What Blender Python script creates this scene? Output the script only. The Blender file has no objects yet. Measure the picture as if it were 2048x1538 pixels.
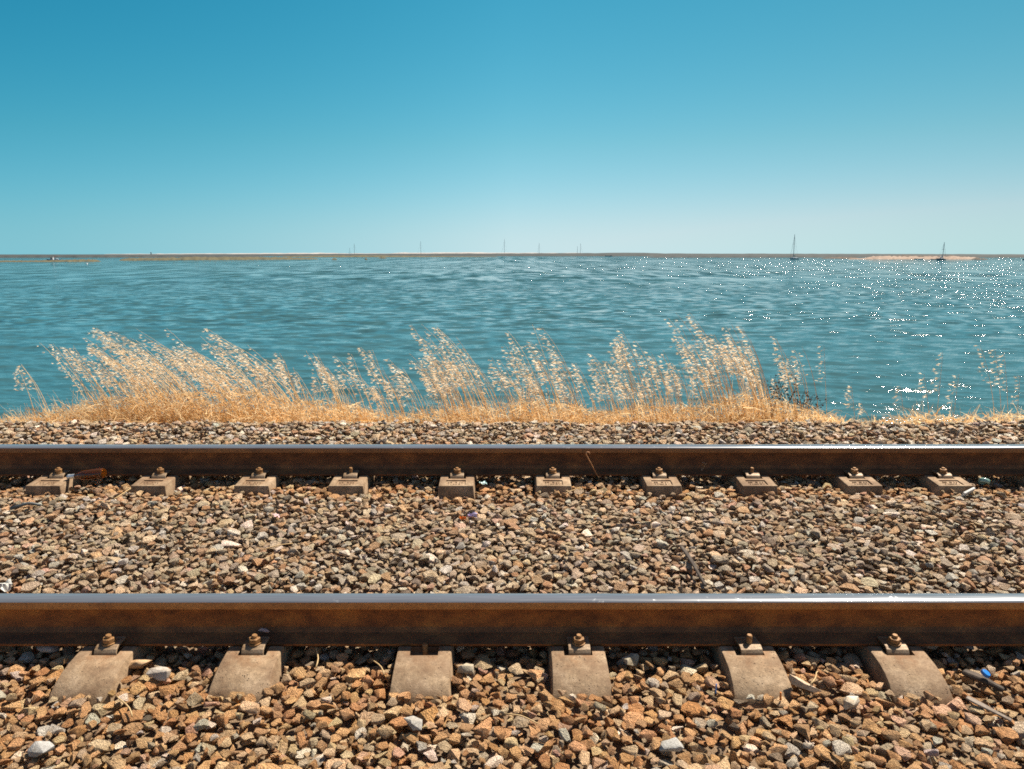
import bpy, bmesh, math, random
import numpy as np
from mathutils import Vector, Matrix, Euler

random.seed(7)
RNG = np.random.default_rng(11)
SC = bpy.context.scene
COL = SC.collection
R = math.radians

# ------------------------------------------------------------------ camera
CAM_H = 1.60
F_PX = 1470.0                      # focal length in photo pixels (2048 wide)
PITCH = math.atan((769 - 508.5) / F_PX)
cam = bpy.data.cameras.new('camera')
cam.sensor_width = 36.0
cam.lens = 36.0 * F_PX / 2048.0
cam.clip_start = 0.05
cam.clip_end = 40000
cam_o = bpy.data.objects.new('camera', cam)
cam_o.location = (0, 0, CAM_H)
cam_o.rotation_euler = (R(90) - PITCH, 0, 0)
COL.objects.link(cam_o)
SC.camera = cam_o

# ------------------------------------------------------------------ world and sun
SUN_EL, SUN_AZ = 55.0, 50.0
w = bpy.data.worlds.new('World')
SC.world = w
w.use_nodes = True
nt = w.node_tree
bg = nt.nodes['Background']
sky = nt.nodes.new('ShaderNodeTexSky')
sky.sky_type = 'NISHITA'
sky.sun_disc = False
sky.sun_elevation = R(SUN_EL)
sky.sun_rotation = R(SUN_AZ)
sky.dust_density = 0.15
sky.air_density = 1.0
sky.ozone_density = 3.0


def wmath(op, a, b=None):
    n = nt.nodes.new('ShaderNodeMath')
    n.operation = op
    for i, v in enumerate((a, b)):
        if v is None:
            continue
        if isinstance(v, (int, float)):
            n.inputs[i].default_value = v
        else:
            nt.links.new(v, n.inputs[i])
    return n.outputs[0]


def wrange(v, a, b, c, d):
    n = nt.nodes.new('ShaderNodeMapRange')
    nt.links.new(v, n.inputs[0])
    for i, q in enumerate((a, b, c, d)):
        n.inputs[i + 1].default_value = q
    return n.outputs[0]


tc = nt.nodes.new('ShaderNodeTexCoord')
sp = nt.nodes.new('ShaderNodeSeparateXYZ')
nt.links.new(tc.outputs['Generated'], sp.inputs[0])
zz = wmath('SQRT', wmath('ADD', wmath('MULTIPLY', sp.outputs[2], sp.outputs[2]), 0.0038))
cb = nt.nodes.new('ShaderNodeCombineXYZ')
nt.links.new(sp.outputs[0], cb.inputs[0])
nt.links.new(sp.outputs[1], cb.inputs[1])
nt.links.new(zz, cb.inputs[2])
nt.links.new(cb.outputs[0], sky.inputs[0])
sr = nt.nodes.new('ShaderNodeSeparateColor')
nt.links.new(sky.outputs[0], sr.inputs[0])
# clear teal sky: the red channel falls off faster with height than in the plain model
SKY_S = 0.1
red = wmath('MINIMUM', wmath('MULTIPLY', wmath('POWER', wmath('MULTIPLY', sr.outputs[0], SKY_S), 2.5), 2.25 / SKY_S), sr.outputs[0])
# unseen sky overhead and behind keeps the model's red, to warm the ambient light
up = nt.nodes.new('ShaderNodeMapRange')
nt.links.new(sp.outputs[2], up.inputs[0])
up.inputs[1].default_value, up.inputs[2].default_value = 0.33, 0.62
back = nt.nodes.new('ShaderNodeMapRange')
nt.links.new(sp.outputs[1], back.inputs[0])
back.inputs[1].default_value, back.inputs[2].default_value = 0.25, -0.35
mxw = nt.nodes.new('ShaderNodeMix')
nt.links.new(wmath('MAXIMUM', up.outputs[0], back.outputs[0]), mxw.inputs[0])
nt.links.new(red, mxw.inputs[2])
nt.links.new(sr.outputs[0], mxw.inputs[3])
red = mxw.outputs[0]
cc = nt.nodes.new('ShaderNodeCombineColor')
SX_, SZ_ = sp.outputs[0], sp.outputs[2]
tint_r = wmath('MULTIPLY', wmath('MULTIPLY', wrange(SX_, -0.55, 0.0, 0.70, 1.05), wrange(SX_, 0.0, 0.55, 1.0, 0.90)), wrange(SZ_, 0.0, 0.13, 1.0, 1.26))
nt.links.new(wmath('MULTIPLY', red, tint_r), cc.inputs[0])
tint_g = wmath('MULTIPLY', wrange(SX_, -0.55, 0.0, 1.0, 1.08), wrange(SX_, 0.0, 0.55, 1.0, 1.03))
nt.links.new(wmath('MULTIPLY', sr.outputs[1], tint_g), cc.inputs[1])
tint_b = wmath('MULTIPLY', wrange(SZ_, 0.0, 0.14, 1.13, 0.965), wrange(SX_, -0.55, 0.0, 1.02, 1.0))
nt.links.new(wmath('MULTIPLY', sr.outputs[2], tint_b), cc.inputs[2])
# sky dimmed towards both sides below what the model gives, most at right
side = wmath('MULTIPLY', wrange(sp.outputs[0], 0.0, 0.55, 1.0, 0.78), wrange(sp.outputs[0], -0.55, 0.0, 0.90, 1.0))
vm = nt.nodes.new('ShaderNodeVectorMath')
vm.operation = 'SCALE'
nt.links.new(cc.outputs[0], vm.inputs[0])
nt.links.new(side, vm.inputs['Scale'])
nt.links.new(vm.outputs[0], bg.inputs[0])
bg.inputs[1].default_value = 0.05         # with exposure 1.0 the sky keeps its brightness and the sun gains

sun = bpy.data.lights.new('sun', 'SUN')
sun.energy = 5.0
sun.angle = R(0.53)
sun.color = (1.0, 0.90, 0.76)
sun_o = bpy.data.objects.new('sun', sun)
SUN_V = Vector((math.cos(R(SUN_EL)) * math.sin(R(SUN_AZ)), math.cos(R(SUN_EL)) * math.cos(R(SUN_AZ)), math.sin(R(SUN_EL))))
sun_o.rotation_euler = SUN_V.to_track_quat('Z', 'Y').to_euler()
sun_o.location = (6, 6, 12)
COL.objects.link(sun_o)

SC.view_settings.view_transform = 'Standard'
SC.view_settings.look = 'None'
SC.view_settings.exposure = 1.0
SC.view_settings.gamma = 1.0
SC.cycles.filter_width = 1.7
SC.cycles.use_denoising = False      # keeps the glitter and the stone grain crisp

# ------------------------------------------------------------------ helpers


def ray(px, py):
    """direction of the photo pixel (2048 x 1538), y component forward"""
    x = (px - 1024) / F_PX
    v = (py - 769) / F_PX
    c, s = math.cos(PITCH), math.sin(PITCH)
    return Vector((x, c - v * s, -s - v * c))


def at_y(px, py, y):
    d = ray(px, py)
    k = y / d.y
    return Vector((d.x * k, y, CAM_H + d.z * k))


def at_z(px, py, z):
    d = ray(px, py)
    k = (z - CAM_H) / d.z
    return Vector((d.x * k, d.y * k, z))


def tag(o, label=None, cat=None, group=None, kind=None):
    if label:
        o['label'] = label
    if cat:
        o['category'] = cat
    if group:
        o['group'] = group
    if kind:
        o['kind'] = kind
    return o


def empty(name, loc=(0, 0, 0), rot=(0, 0, 0)):
    o = bpy.data.objects.new(name, None)
    o.empty_display_size = 0.1
    o.location = loc
    o.rotation_euler = rot
    COL.objects.link(o)
    return o


def obj(name, mesh, mat=None, parent=None, loc=None, rot=None, smooth=False):
    o = bpy.data.objects.new(name, mesh)
    COL.objects.link(o)
    if mat is not None and not mesh.materials:
        mesh.materials.append(mat)
    if parent is not None:
        o.parent = parent
    if loc is not None:
        o.location = loc
    if rot is not None:
        o.rotation_euler = rot
    if smooth:
        mesh.polygons.foreach_set('use_smooth', [True] * len(mesh.polygons))
    return o


def mesh_from(name, verts, faces):
    me = bpy.data.meshes.new(name)
    me.from_pydata([tuple(v) for v in verts], [], [tuple(f) for f in faces])
    me.update()
    return me


def mesh_np(name, verts, faces, nper):
    """fast mesh from numpy arrays; faces all have nper corners"""
    me = bpy.data.meshes.new(name)
    verts = np.asarray(verts, np.float32)
    faces = np.asarray(faces, np.int32)
    me.vertices.add(len(verts))
    me.vertices.foreach_set('co', verts.ravel())
    me.loops.add(faces.size)
    me.loops.foreach_set('vertex_index', faces.ravel())
    me.polygons.add(len(faces))
    me.polygons.foreach_set('loop_start', np.arange(0, faces.size, nper, dtype=np.int32))
    me.update(calc_edges=True)
    me.validate()
    return me


class MB:
    """collects boxes, tubes, lathes and prisms into one mesh"""

    def __init__(self):
        self.v, self.f = [], []

    def add(self, vs, fs):
        n = len(self.v)
        self.v += [Vector(p) for p in vs]
        self.f += [[i + n for i in f] for f in fs]

    def box(self, c, s, rz=0.0):
        m = Matrix.Rotation(rz, 3, 'Z')
        vs = []
        for dz in (-1, 1):
            for dx, dy in ((-1, -1), (1, -1), (1, 1), (-1, 1)):
                vs.append(Vector(c) + m @ Vector((dx * s[0] / 2, dy * s[1] / 2, dz * s[2] / 2)))
        self.add(vs, [(3, 2, 1, 0), (4, 5, 6, 7), (0, 1, 5, 4), (1, 2, 6, 5), (2, 3, 7, 6), (3, 0, 4, 7)])

    def tube(self, pts, rad, n=6, cap=True):
        pts = [Vector(p) for p in pts]
        k = len(pts)
        if not isinstance(rad, (list, tuple)):
            rad = [rad] * k
        vs = []
        up = None
        for i, p in enumerate(pts):
            t = (pts[min(i + 1, k - 1)] - pts[max(i - 1, 0)]).normalized()
            if up is None:
                up = t.orthogonal().normalized()
            up = (up - t * up.dot(t)).normalized()
            b = t.cross(up)
            for j in range(n):
                a = 2 * math.pi * j / n
                vs.append(p + (up * math.cos(a) + b * math.sin(a)) * rad[i])
        fs = []
        for i in range(k - 1):
            for j in range(n):
                fs.append((i * n + j, i * n + (j + 1) % n, (i + 1) * n + (j + 1) % n, (i + 1) * n + j))
        if cap:
            fs.append(tuple(range(n - 1, -1, -1)))
            fs.append(tuple((k - 1) * n + j for j in range(n)))
        self.add(vs, fs)

    def lathe(self, prof, n=24, axis='Z', closed_loop=False):
        """prof: list of (radius, height); axis Z"""
        vs, fs = [], []
        k = len(prof)
        for r, h in prof:
            for j in range(n):
                a = 2 * math.pi * j / n
                vs.append((r * math.cos(a), r * math.sin(a), h))
        for i in range(k - 1):
            for j in range(n):
                fs.append((i * n + j, i * n + (j + 1) % n, (i + 1) * n + (j + 1) % n, (i + 1) * n + j))
        self.add(vs, fs)

    def prism(self, outline, x0, x1):
        """outline in (y, z), extruded along x"""
        n = len(outline)
        vs = [(x0, y, z) for y, z in outline] + [(x1, y, z) for y, z in outline]
        fs = [tuple(range(n)), tuple(range(2 * n - 1, n - 1, -1))]
        for i in range(n):
            j = (i + 1) % n
            fs.append((j, i, n + i, n + j))
        self.add(vs, fs)

    def mesh(self, name, bevel=0.0, seg=2, recalc=True):
        bm = bmesh.new()
        bv = [bm.verts.new(v) for v in self.v]
        for f in self.f:
            try:
                bm.faces.new([bv[i] for i in f])
            except ValueError:
                pass
        if recalc:
            bmesh.ops.recalc_face_normals(bm, faces=bm.faces[:])
        if bevel > 0:
            ed = [e for e in bm.edges if len(e.link_faces) == 2 and e.calc_face_angle(0) > R(28)]
            bmesh.ops.bevel(bm, geom=ed, offset=bevel, segments=seg, affect='EDGES', profile=0.5)
        me = bpy.data.meshes.new(name)
        bm.to_mesh(me)
        bm.free()
        return me


# ------------------------------------------------------------------ materials


class NT:
    def __init__(self, name):
        self.m = bpy.data.materials.new(name)
        self.m.use_nodes = True
        self.t = self.m.node_tree
        self.b = self.t.nodes['Principled BSDF']

    def n(self, typ, **kw):
        nd = self.t.nodes.new(typ)
        for k, v in kw.items():
            setattr(nd, k, v)
        return nd

    def set(self, sock, v):
        if hasattr(v, 'is_output') or isinstance(v, bpy.types.NodeSocket):
            self.t.links.new(v, sock)
        else:
            sock.default_value = v

    def math(self, op, a, b=0.0, c=None, clamp=False):
        nd = self.n('ShaderNodeMath', operation=op)
        nd.use_clamp = clamp
        self.set(nd.inputs[0], a)
        self.set(nd.inputs[1], b)
        if c is not None:
            self.set(nd.inputs[2], c)
        return nd.outputs[0]

    def noise(self, vec, scale, detail=3, rough=0.55):
        nd = self.n('ShaderNodeTexNoise')
        self.t.links.new(vec, nd.inputs['Vector'])
        nd.inputs['Scale'].default_value = scale
        nd.inputs['Detail'].default_value = detail
        nd.inputs['Roughness'].default_value = rough
        return nd.outputs['Fac']

    def ramp(self, fac, stops):
        nd = self.n('ShaderNodeValToRGB')
        self.t.links.new(fac, nd.inputs[0])
        els = nd.color_ramp.elements
        while len(els) < len(stops):
            els.new(0.5)
        for e, (p, c) in zip(els, stops):
            e.position = p
            e.color = (*c, 1) if len(c) == 3 else c
        return nd.outputs[0]

    def mix(self, fac, a, b, blend='MIX'):
        nd = self.n('ShaderNodeMix', data_type='RGBA', blend_type=blend)
        self.set(nd.inputs[0], fac)
        self.set(nd.inputs[6], a if not isinstance(a, tuple) else (*a, 1))
        self.set(nd.inputs[7], b if not isinstance(b, tuple) else (*b, 1))
        return nd.outputs[2]

    def mapr(self, v, a, b, c, d):
        nd = self.n('ShaderNodeMapRange')
        self.set(nd.inputs[0], v)
        for i, q in enumerate((a, b, c, d)):
            nd.inputs[i + 1].default_value = q
        return nd.outputs[0]

    def coord(self, which='Object'):
        return self.n('ShaderNodeTexCoord').outputs[which]

    def bump(self, h, strength, dist):
        nd = self.n('ShaderNodeBump')
        nd.inputs['Strength'].default_value = strength
        nd.inputs['Distance'].default_value = dist
        self.t.links.new(h, nd.inputs['Height'])
        self.t.links.new(nd.outputs[0], self.b.inputs['Normal'])
        return nd

    def col(self, v):
        self.set(self.b.inputs['Base Color'], (*v, 1) if isinstance(v, tuple) else v)

    def p(self, **kw):
        for k, v in kw.items():
            self.set(self.b.inputs[k.replace('_', ' ')], v)
        return self


def simple(name, c, rough=0.6, metal=0.0, var=0.15, scale=30.0):
    t = NT(name)
    nz = t.noise(t.coord(), scale, 4)
    dark = tuple(x * (1 - var) for x in c)
    lite = tuple(min(1, x * (1 + var)) for x in c)
    t.col(t.ramp(nz, [(0.3, dark), (0.7, lite)]))
    t.p(Roughness=rough, Metallic=metal)
    return t.m


def mat_stone(name='stone', fixed=None):
    t = NT(name)
    tcn = t.n('ShaderNodeTexCoord')
    oi = t.n('ShaderNodeObjectInfo')
    off = t.n('ShaderNodeVectorMath', operation='MULTIPLY_ADD')
    t.t.links.new(oi.outputs['Random'], off.inputs[0])
    off.inputs[1].default_value = (41.0, 23.0, 67.0)
    t.t.links.new(tcn.outputs['Object'], off.inputs[2])
    vec = off.outputs[0]
    if fixed is None:
        at = t.n('ShaderNodeAttribute', attribute_type='INSTANCER', attribute_name='tone')
        base = at.outputs['Color']
    else:
        rgb = t.n('ShaderNodeRGB')
        rgb.outputs[0].default_value = (*fixed, 1)
        base = rgb.outputs[0]
    k = 1.0 if fixed is None else 16.0     # prototypes are unit sized, lone rocks are modelled at real size
    n1 = t.noise(vec, 1.3 * k, 3)
    n2 = t.noise(vec, 9.0 * k, 4, 0.7)
    n3 = t.noise(vec, 26.0 * k, 2, 0.6)
    blot = t.ramp(n1, [(0.32, (0.76, 0.69, 0.61)), (0.5, (1.0, 1.0, 1.0)), (0.7, (1.25, 1.25, 1.25))])
    c = t.mix(1.0, base, blot, 'MULTIPLY')
    speck = t.ramp(n3, [(0.33, (0.68, 0.65, 0.62)), (0.47, (1, 1, 1)), (0.56, (1, 1, 1)), (0.68, (1.5, 1.5, 1.5))])
    c = t.mix(0.75, c, speck, 'MULTIPLY')
    fine = t.ramp(n2, [(0.3, (0.72, 0.7, 0.68)), (0.7, (1.22, 1.22, 1.22))])
    c = t.mix(0.8, c, fine, 'MULTIPLY')
    t.col(c)
    t.p(Roughness=0.82)
    t.b.inputs['Specular IOR Level'].default_value = 0.3
    h = t.math('ADD', t.math('MULTIPLY', n2, 0.8), t.math('MULTIPLY', n3, 0.35))
    t.bump(h, 0.9, 0.07 / k)
    return t.m


def mat_concrete():
    t = NT('weathered_concrete')
    v = t.coord()
    oi_ = t.n('ShaderNodeObjectInfo')
    av = t.n('ShaderNodeVectorMath', operation='ADD')
    t.t.links.new(v, av.inputs[0])
    t.t.links.new(oi_.outputs['Location'], av.inputs[1])
    v = av.outputs[0]
    n1 = t.noise(v, 9, 5, 0.65)
    n2 = t.noise(v, 60, 4, 0.7)
    n3 = t.noise(v, 260, 2, 0.6)
    c = t.ramp(n1, [(0.3, (0.155, 0.095, 0.052)), (0.5, (0.275, 0.192, 0.115)), (0.72, (0.42, 0.315, 0.21))])
    c = t.mix(0.8, c, t.ramp(n2, [(0.3, (0.68, 0.66, 0.64)), (0.7, (1.25, 1.25, 1.25))]), 'MULTIPLY')
    c = t.mix(0.6, c, t.ramp(n3, [(0.35, (0.6, 0.6, 0.6)), (0.5, (1, 1, 1)), (0.66, (1.4, 1.4, 1.4))]), 'MULTIPLY')
    vo = t.n('ShaderNodeTexVoronoi')
    t.t.links.new(v, vo.inputs['Vector'])
    vo.inputs['Scale'].default_value = 90
    gate = t.noise(v, 22, 2)
    pit = t.math('MULTIPLY', t.mapr(vo.outputs['Distance'], 0.12, 0.24, 1.0, 0.0), t.mapr(gate, 0.50, 0.62, 0.0, 1.0))
    c = t.mix(pit, c, (0.05, 0.032, 0.02))
    # rust washed out of the fastening over the block
    sv = t.n('ShaderNodeSeparateXYZ')
    t.t.links.new(t.coord(), sv.inputs[0])
    ay = t.math('ABSOLUTE', sv.outputs[1])
    ax_ = t.math('ABSOLUTE', sv.outputs[0])
    runm = t.math('MULTIPLY', t.mapr(ay, 0.12, 0.24, 1.0, 0.0), t.mapr(ax_, 0.03, 0.10, 1.0, 0.25))
    runm = t.math('MULTIPLY', runm, t.mapr(t.noise(v, 26, 4, 0.65), 0.38, 0.62, 0.0, 0.85))
    c = t.mix(runm, c, (0.20, 0.085, 0.028))
    dirt = t.mapr(t.noise(v, 5, 5, 0.7), 0.46, 0.64, 0.0, 0.7)
    c = t.mix(dirt, c, (0.15, 0.088, 0.048))
    t.col(c)
    t.p(Roughness=0.88)
    h = t.math('SUBTRACT', t.math('ADD', t.math('MULTIPLY', n2, 0.5), t.math('MULTIPLY', n3, 0.25)), t.math('MULTIPLY', pit, 1.2))
    t.bump(h, 0.8, 0.004)
    return t.m


def mat_rust(name, lo, mid, hi, rough=0.8, metal=0.0):
    t = NT(name)
    v = t.coord()
    mp = t.n('ShaderNodeMapping')
    t.t.links.new(v, mp.inputs[0])
    mp.inputs['Scale'].default_value = (0.6, 1, 1)
    n1 = t.noise(mp.outputs[0], 14, 5, 0.65)
    n2 = t.noise(v, 120, 4, 0.7)
    c = t.ramp(n1, [(0.3, lo), (0.52, mid), (0.72, hi)])
    c = t.mix(0.8, c, t.ramp(n2, [(0.3, (0.55, 0.5, 0.48)), (0.5, (1, 1, 1)), (0.72, (1.35, 1.35, 1.35))]), 'MULTIPLY')
    t.col(c)
    t.p(Roughness=rough, Metallic=metal)
    t.bump(t.math('ADD', n2, t.math('MULTIPLY', n1, 0.6)), 0.6, 0.002)
    return t.m


def mat_polished():
    t = NT('polished_rail_steel')
    v = t.coord()
    mp = t.n('ShaderNodeMapping')
    t.t.links.new(v, mp.inputs[0])
    mp.inputs['Scale'].default_value = (0.03, 1, 1)
    streak = t.noise(mp.outputs[0], 130, 3)
    blot = t.noise(v, 26, 4, 0.7)
    t.col(t.ramp(streak, [(0.3, (0.27, 0.285, 0.30)), (0.7, (0.36, 0.375, 0.39))]))
    t.p(Metallic=0.72, Roughness=t.math('ADD', t.mapr(streak, 0.3, 0.7, 0.17, 0.23), t.mapr(blot, 0.62, 0.72, 0.0, 0.22)))
    return t.m


def mat_leafy(name, a, b, trans=0.45, rough=0.6):
    """thin dry plant matter: diffuse with light coming through, each blade its own tone"""
    t = NT(name)
    geo = t.n('ShaderNodeNewGeometry')
    c = t.ramp(geo.outputs['Random Per Island'], [(0.0, a), (1.0, b)])
    t.col(c)
    t.p(Roughness=rough)
    t.b.inputs['Specular IOR Level'].default_value = 0.25
    tr = t.n('ShaderNodeBsdfTranslucent')
    t.t.links.new(c, tr.inputs[0])
    mx = t.n('ShaderNodeMixShader')
    mx.inputs[0].default_value = trans
    t.t.links.new(t.b.outputs[0], mx.inputs[1])
    t.t.links.new(tr.outputs[0], mx.inputs[2])
    t.t.links.new(mx.outputs[0], t.t.nodes['Material Output'].inputs[0])
    return t.m


def mat_ground(name, stops, scale, rough=0.95, bump=0.02):
    t = NT(name)
    v = t.coord()
    n1 = t.noise(v, scale, 6, 0.65)
    n2 = t.noise(v, scale * 9, 4, 0.65)
    c = t.ramp(n1, stops)
    c = t.mix(0.7, c, t.ramp(n2, [(0.3, (0.65, 0.64, 0.62)), (0.7, (1.3, 1.3, 1.3))]), 'MULTIPLY')
    t.col(c)
    t.p(Roughness=rough)
    if bump:
        t.bump(n2, 0.8, bump)
    return t.m


M_STONE = mat_stone()
M_CONC = mat_concrete()
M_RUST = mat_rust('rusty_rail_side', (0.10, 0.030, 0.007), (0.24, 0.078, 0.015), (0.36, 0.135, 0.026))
M_RUSTH = mat_rust('paler_rail_head_side', (0.28, 0.105, 0.024), (0.37, 0.150, 0.034), (0.45, 0.195, 0.05), 0.6)  # head side in a paler rust than the web
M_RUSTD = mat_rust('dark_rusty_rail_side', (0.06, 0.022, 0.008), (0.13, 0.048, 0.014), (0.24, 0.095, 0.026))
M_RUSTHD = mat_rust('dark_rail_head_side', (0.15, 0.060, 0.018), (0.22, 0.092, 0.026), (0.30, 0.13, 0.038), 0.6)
M_FOOT = mat_rust('greasy_rail_foot', (0.075, 0.034, 0.014), (0.15, 0.066, 0.024), (0.26, 0.115, 0.038), 0.75)
M_POL = mat_polished()
M_CLIP = mat_rust('worn_clip_steel', (0.15, 0.088, 0.04), (0.25, 0.17, 0.10), (0.36, 0.27, 0.18), 0.55, 0.2)
M_NUT = mat_rust('rusty_bolt_steel', (0.16, 0.078, 0.026), (0.27, 0.14, 0.052), (0.38, 0.22, 0.09), 0.6, 0.2)

# ------------------------------------------------------------------ track geometry
CANT = math.atan(0.149 / 1.734)
TAN_C = math.tan(CANT)
Z_SEAT0 = 0.105                      # height of the rail seat plane at y = 2.591


def z0(y):
    return Z_SEAT0 + TAN_C * (y - 2.591)


NEAR_Y = 2.691                       # rail centre lines on the seat plane
FAR_Y = 4.425
SLEEPER_X = [-2.773, -2.150, -1.540, -0.982, -0.334, 0.249, 0.898, 1.465, 2.086, 2.628]
EXTRA_X = [-3.37, 3.25]


def rail_outline():
    """UIC 60 like section, (u, w), w up from the foot"""
    half = [(0.0, 0.0), (0.072, 0.0), (0.075, 0.004), (0.075, 0.0115), (0.050, 0.0165), (0.022, 0.027), (0.0105, 0.045),
            (0.0083, 0.085), (0.0095, 0.118), (0.0150, 0.128), (0.0335, 0.1335), (0.036, 0.137), (0.0358, 0.157),
            (0.0330, 0.1655), (0.0265, 0.1700), (0.0150, 0.1717), (0.0, 0.1722)]
    right = half[1:]
    left = [(-u, w_) for u, w_ in reversed(half[1:-1])]
    return right + left


def make_rail(yc, label):
    prof = rail_outline()
    n = len(prof)
    xs = [-9.0, 9.0]
    vs, fs = [], []
    for x in xs:
        for u, w_ in prof:
            vs.append((x, u, w_))
    mats = []
    for i in range(n):
        j = (i + 1) % n
        fs.append((i, j, n + j, n + i))
        wm = (prof[i][1] + prof[j][1]) / 2
        mats.append(2 if wm > 0.1640 else (1 if wm > 0.1355 else (3 if wm < 0.05 and wm > 0.0118 else 0)))
    fs.append(tuple(range(n - 1, -1, -1)))
    fs.append(tuple(range(n, 2 * n)))
    mats += [0, 0]
    me = mesh_from('rail', vs, fs)
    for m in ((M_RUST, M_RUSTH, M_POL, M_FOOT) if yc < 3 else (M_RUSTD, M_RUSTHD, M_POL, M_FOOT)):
        me.materials.append(m)
    me.polygons.foreach_set('material_index', mats)
    bm = bmesh.new()
    bm.from_mesh(me)
    bmesh.ops.recalc_face_normals(bm, faces=bm.faces[:])
    bm.to_mesh(me)
    bm.free()
    me.polygons.foreach_set('use_smooth', [True] * len(me.polygons))
    try:
        me.set_sharp_from_angle(angle=R(32))
    except Exception:
        pass
    o = obj('rail', me)
    o.location = (0, yc, z0(yc) + 0.002)
    o.rotation_euler = (CANT, 0, 0)
    tag(o, label, 'rail', 'the two rails of the track')
    return o


make_rail(NEAR_Y, 'long rusty steel rail nearest the viewer with polished bluish running top')
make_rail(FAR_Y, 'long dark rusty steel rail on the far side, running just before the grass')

# --- sleeper blocks (frame: x along the rail, y = u away from the track centre is -, z = w)


def apply_bool(me, cutters):
    o = bpy.data.objects.new('work', me)
    COL.objects.link(o)
    tmp = []
    for c in cutters:
        co = bpy.data.objects.new('cut', c)
        COL.objects.link(co)
        tmp.append(co)
        md = o.modifiers.new('b', 'BOOLEAN')
        md.operation = 'DIFFERENCE'
        md.solver = 'EXACT'
        md.object = co
    dg = bpy.context.evaluated_depsgraph_get()
    dg.update()
    out = bpy.data.meshes.new_from_object(o.evaluated_get(dg))
    for q in tmp + [o]:
        bpy.data.objects.remove(q)
    return out


def block_mesh():
    """outer end at y=-0.335 (sloping down), inner end at y=+0.27"""
    out = [(-0.345, -0.20), (-0.338, -0.085), (-0.325, -0.055), (-0.305, -0.032), (-0.275, -0.012), (-0.235, 0.003), (-0.19, 0.011), (-0.14, 0.013),
           (-0.085, 0.013), (-0.079, 0.0), (0.079, 0.0), (0.085, 0.013), (0.255, 0.013), (0.272, -0.09), (0.29, -0.20)]
    mb = MB()
    n = len(out)
    for s in (-1, 1):
        for y, z in out:
            half = 0.1025 + max(0.0, 0.013 - z) * 0.11
            mb.v.append(Vector((s * half, y, z)))
    mb.f.append(list(range(n)))
    mb.f.append(list(range(2 * n - 1, n - 1, -1)))
    for i in range(n):
        j = (i + 1) % n
        mb.f.append([j, i, n + i, n + j])
    me = mb.mesh('concrete_block', bevel=0.006, seg=2)
    cut = []
    for s in (-1, 1):
        c = MB()
        c.box((0, s * 0.110, 0.02), (0.107, 0.070, 0.085))
        cut.append(c.mesh('c'))
    c = MB()
    c.box((0.004, 0.203, 0.03), (0.118, 0.072, 0.048))
    cut.append(c.mesh('c'))
    # worn relief lettering is left as raised strokes inside the recessed plate
    me2 = apply_bool(me, cut)
    bm = bmesh.new()
    bm.from_mesh(me2)
    rr = random.Random(3)
    ex = MB()
    for row, yy in ((0, 0.218), (1, 0.191)):
        x = -0.036
        while x < 0.046:
            wd = rr.uniform(0.007, 0.011)
            kind = rr.randrange(3)
            if kind != 2 or row == 0:
                ex.box((x, yy, 0.0075), (0.0024, 0.017, 0.006), rr.uniform(-0.25, 0.25))
                if kind == 0:
                    ex.box((x + 0.0045, yy + 0.0065, 0.0077), (0.0062, 0.0026, 0.0055))
                if kind == 1:
                    ex.box((x + 0.0045, yy - 0.001, 0.0073), (0.006, 0.0026, 0.0055))
                    ex.box((x + 0.008, yy, 0.0076), (0.0024, 0.014, 0.0058), rr.uniform(-.3, .3))
            x += wd + 0.007
    em = ex.mesh('e', bevel=0.0008, seg=1)
    bm.from_mesh(em)
    bm.to_mesh(me2)
    bm.free()
    me2.polygons.foreach_set('use_smooth', [True] * len(me2.polygons))
    me2.set_sharp_from_angle(angle=R(34))
    return me2


def clip_mesh():
    """bent spring blade over the rail foot: arm on the foot, roll down into the notch.  y from rail centre, negative = outwards"""
    top = [(-0.052, 0.0215), (-0.064, 0.0195), (-0.078, 0.0225), (-0.098, 0.0245), (-0.118, 0.0235), (-0.130, 0.0185), (-0.1365, 0.010), (-0.1375, 0.0), (-0.133, -0.009), (-0.124, -0.0145)]
    mb = MB()
    th = 0.0095
    pts = [Vector((y, z)) for y, z in top]
    outer, inner = [], []
    for i, p in enumerate(pts):
        t = (pts[min(i + 1, len(pts) - 1)] - pts[max(0, i - 1)]).normalized()
        nrm = Vector((t.y, -t.x))            # points outwards/up for a path running towards -y
        outer.append(p + nrm * th * 0.5)
        inner.append(p - nrm * th * 0.5)
    loop = outer + inner[::-1]
    mb.prism([(p.x, p.y + 0.006) for p in loop], -0.0415, 0.0415)
    return mb.mesh('rail_clip', bevel=0.0018, seg=2)


def nut_mesh():
    mb = MB()
    hexa = [(0.0225 * math.cos(R(60 * k + 8)), 0.0225 * math.sin(R(60 * k + 8))) for k in range(6)]
    vs = [(x, y, 0.0) for x, y in hexa] + [(x, y, 0.019) for x, y in hexa]
    fs = [(5, 4, 3, 2, 1, 0), (6, 7, 8, 9, 10, 11)] + [(i, (i + 1) % 6, 6 + (i + 1) % 6, 6 + i) for i in range(6)]
    mb.add(vs, fs)
    me = mb.mesh('nut', bevel=0.0028, seg=2)
    wa = MB()
    wa.tube([(0, 0, -0.004), (0, 0, 0.0005)], 0.0255, 20)
    bm = bmesh.new()
    bm.from_mesh(me)
    bm.from_mesh(wa.mesh('w', bevel=0.0008))
    bm.to_mesh(me)
    bm.free()
    return me


def bolt_mesh(h):
    mb = MB()
    pts, rad = [], []
    k = 14
    for i in range(k + 1):
        z = -0.03 + (h + 0.03) * i / k
        pts.append((0, 0, z))
        rad.append(0.0112 if i % 2 else 0.0100)
    rad[-1] = 0.0085
    mb.tube(pts, rad, 14)
    return mb.mesh('bolt')


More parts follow.
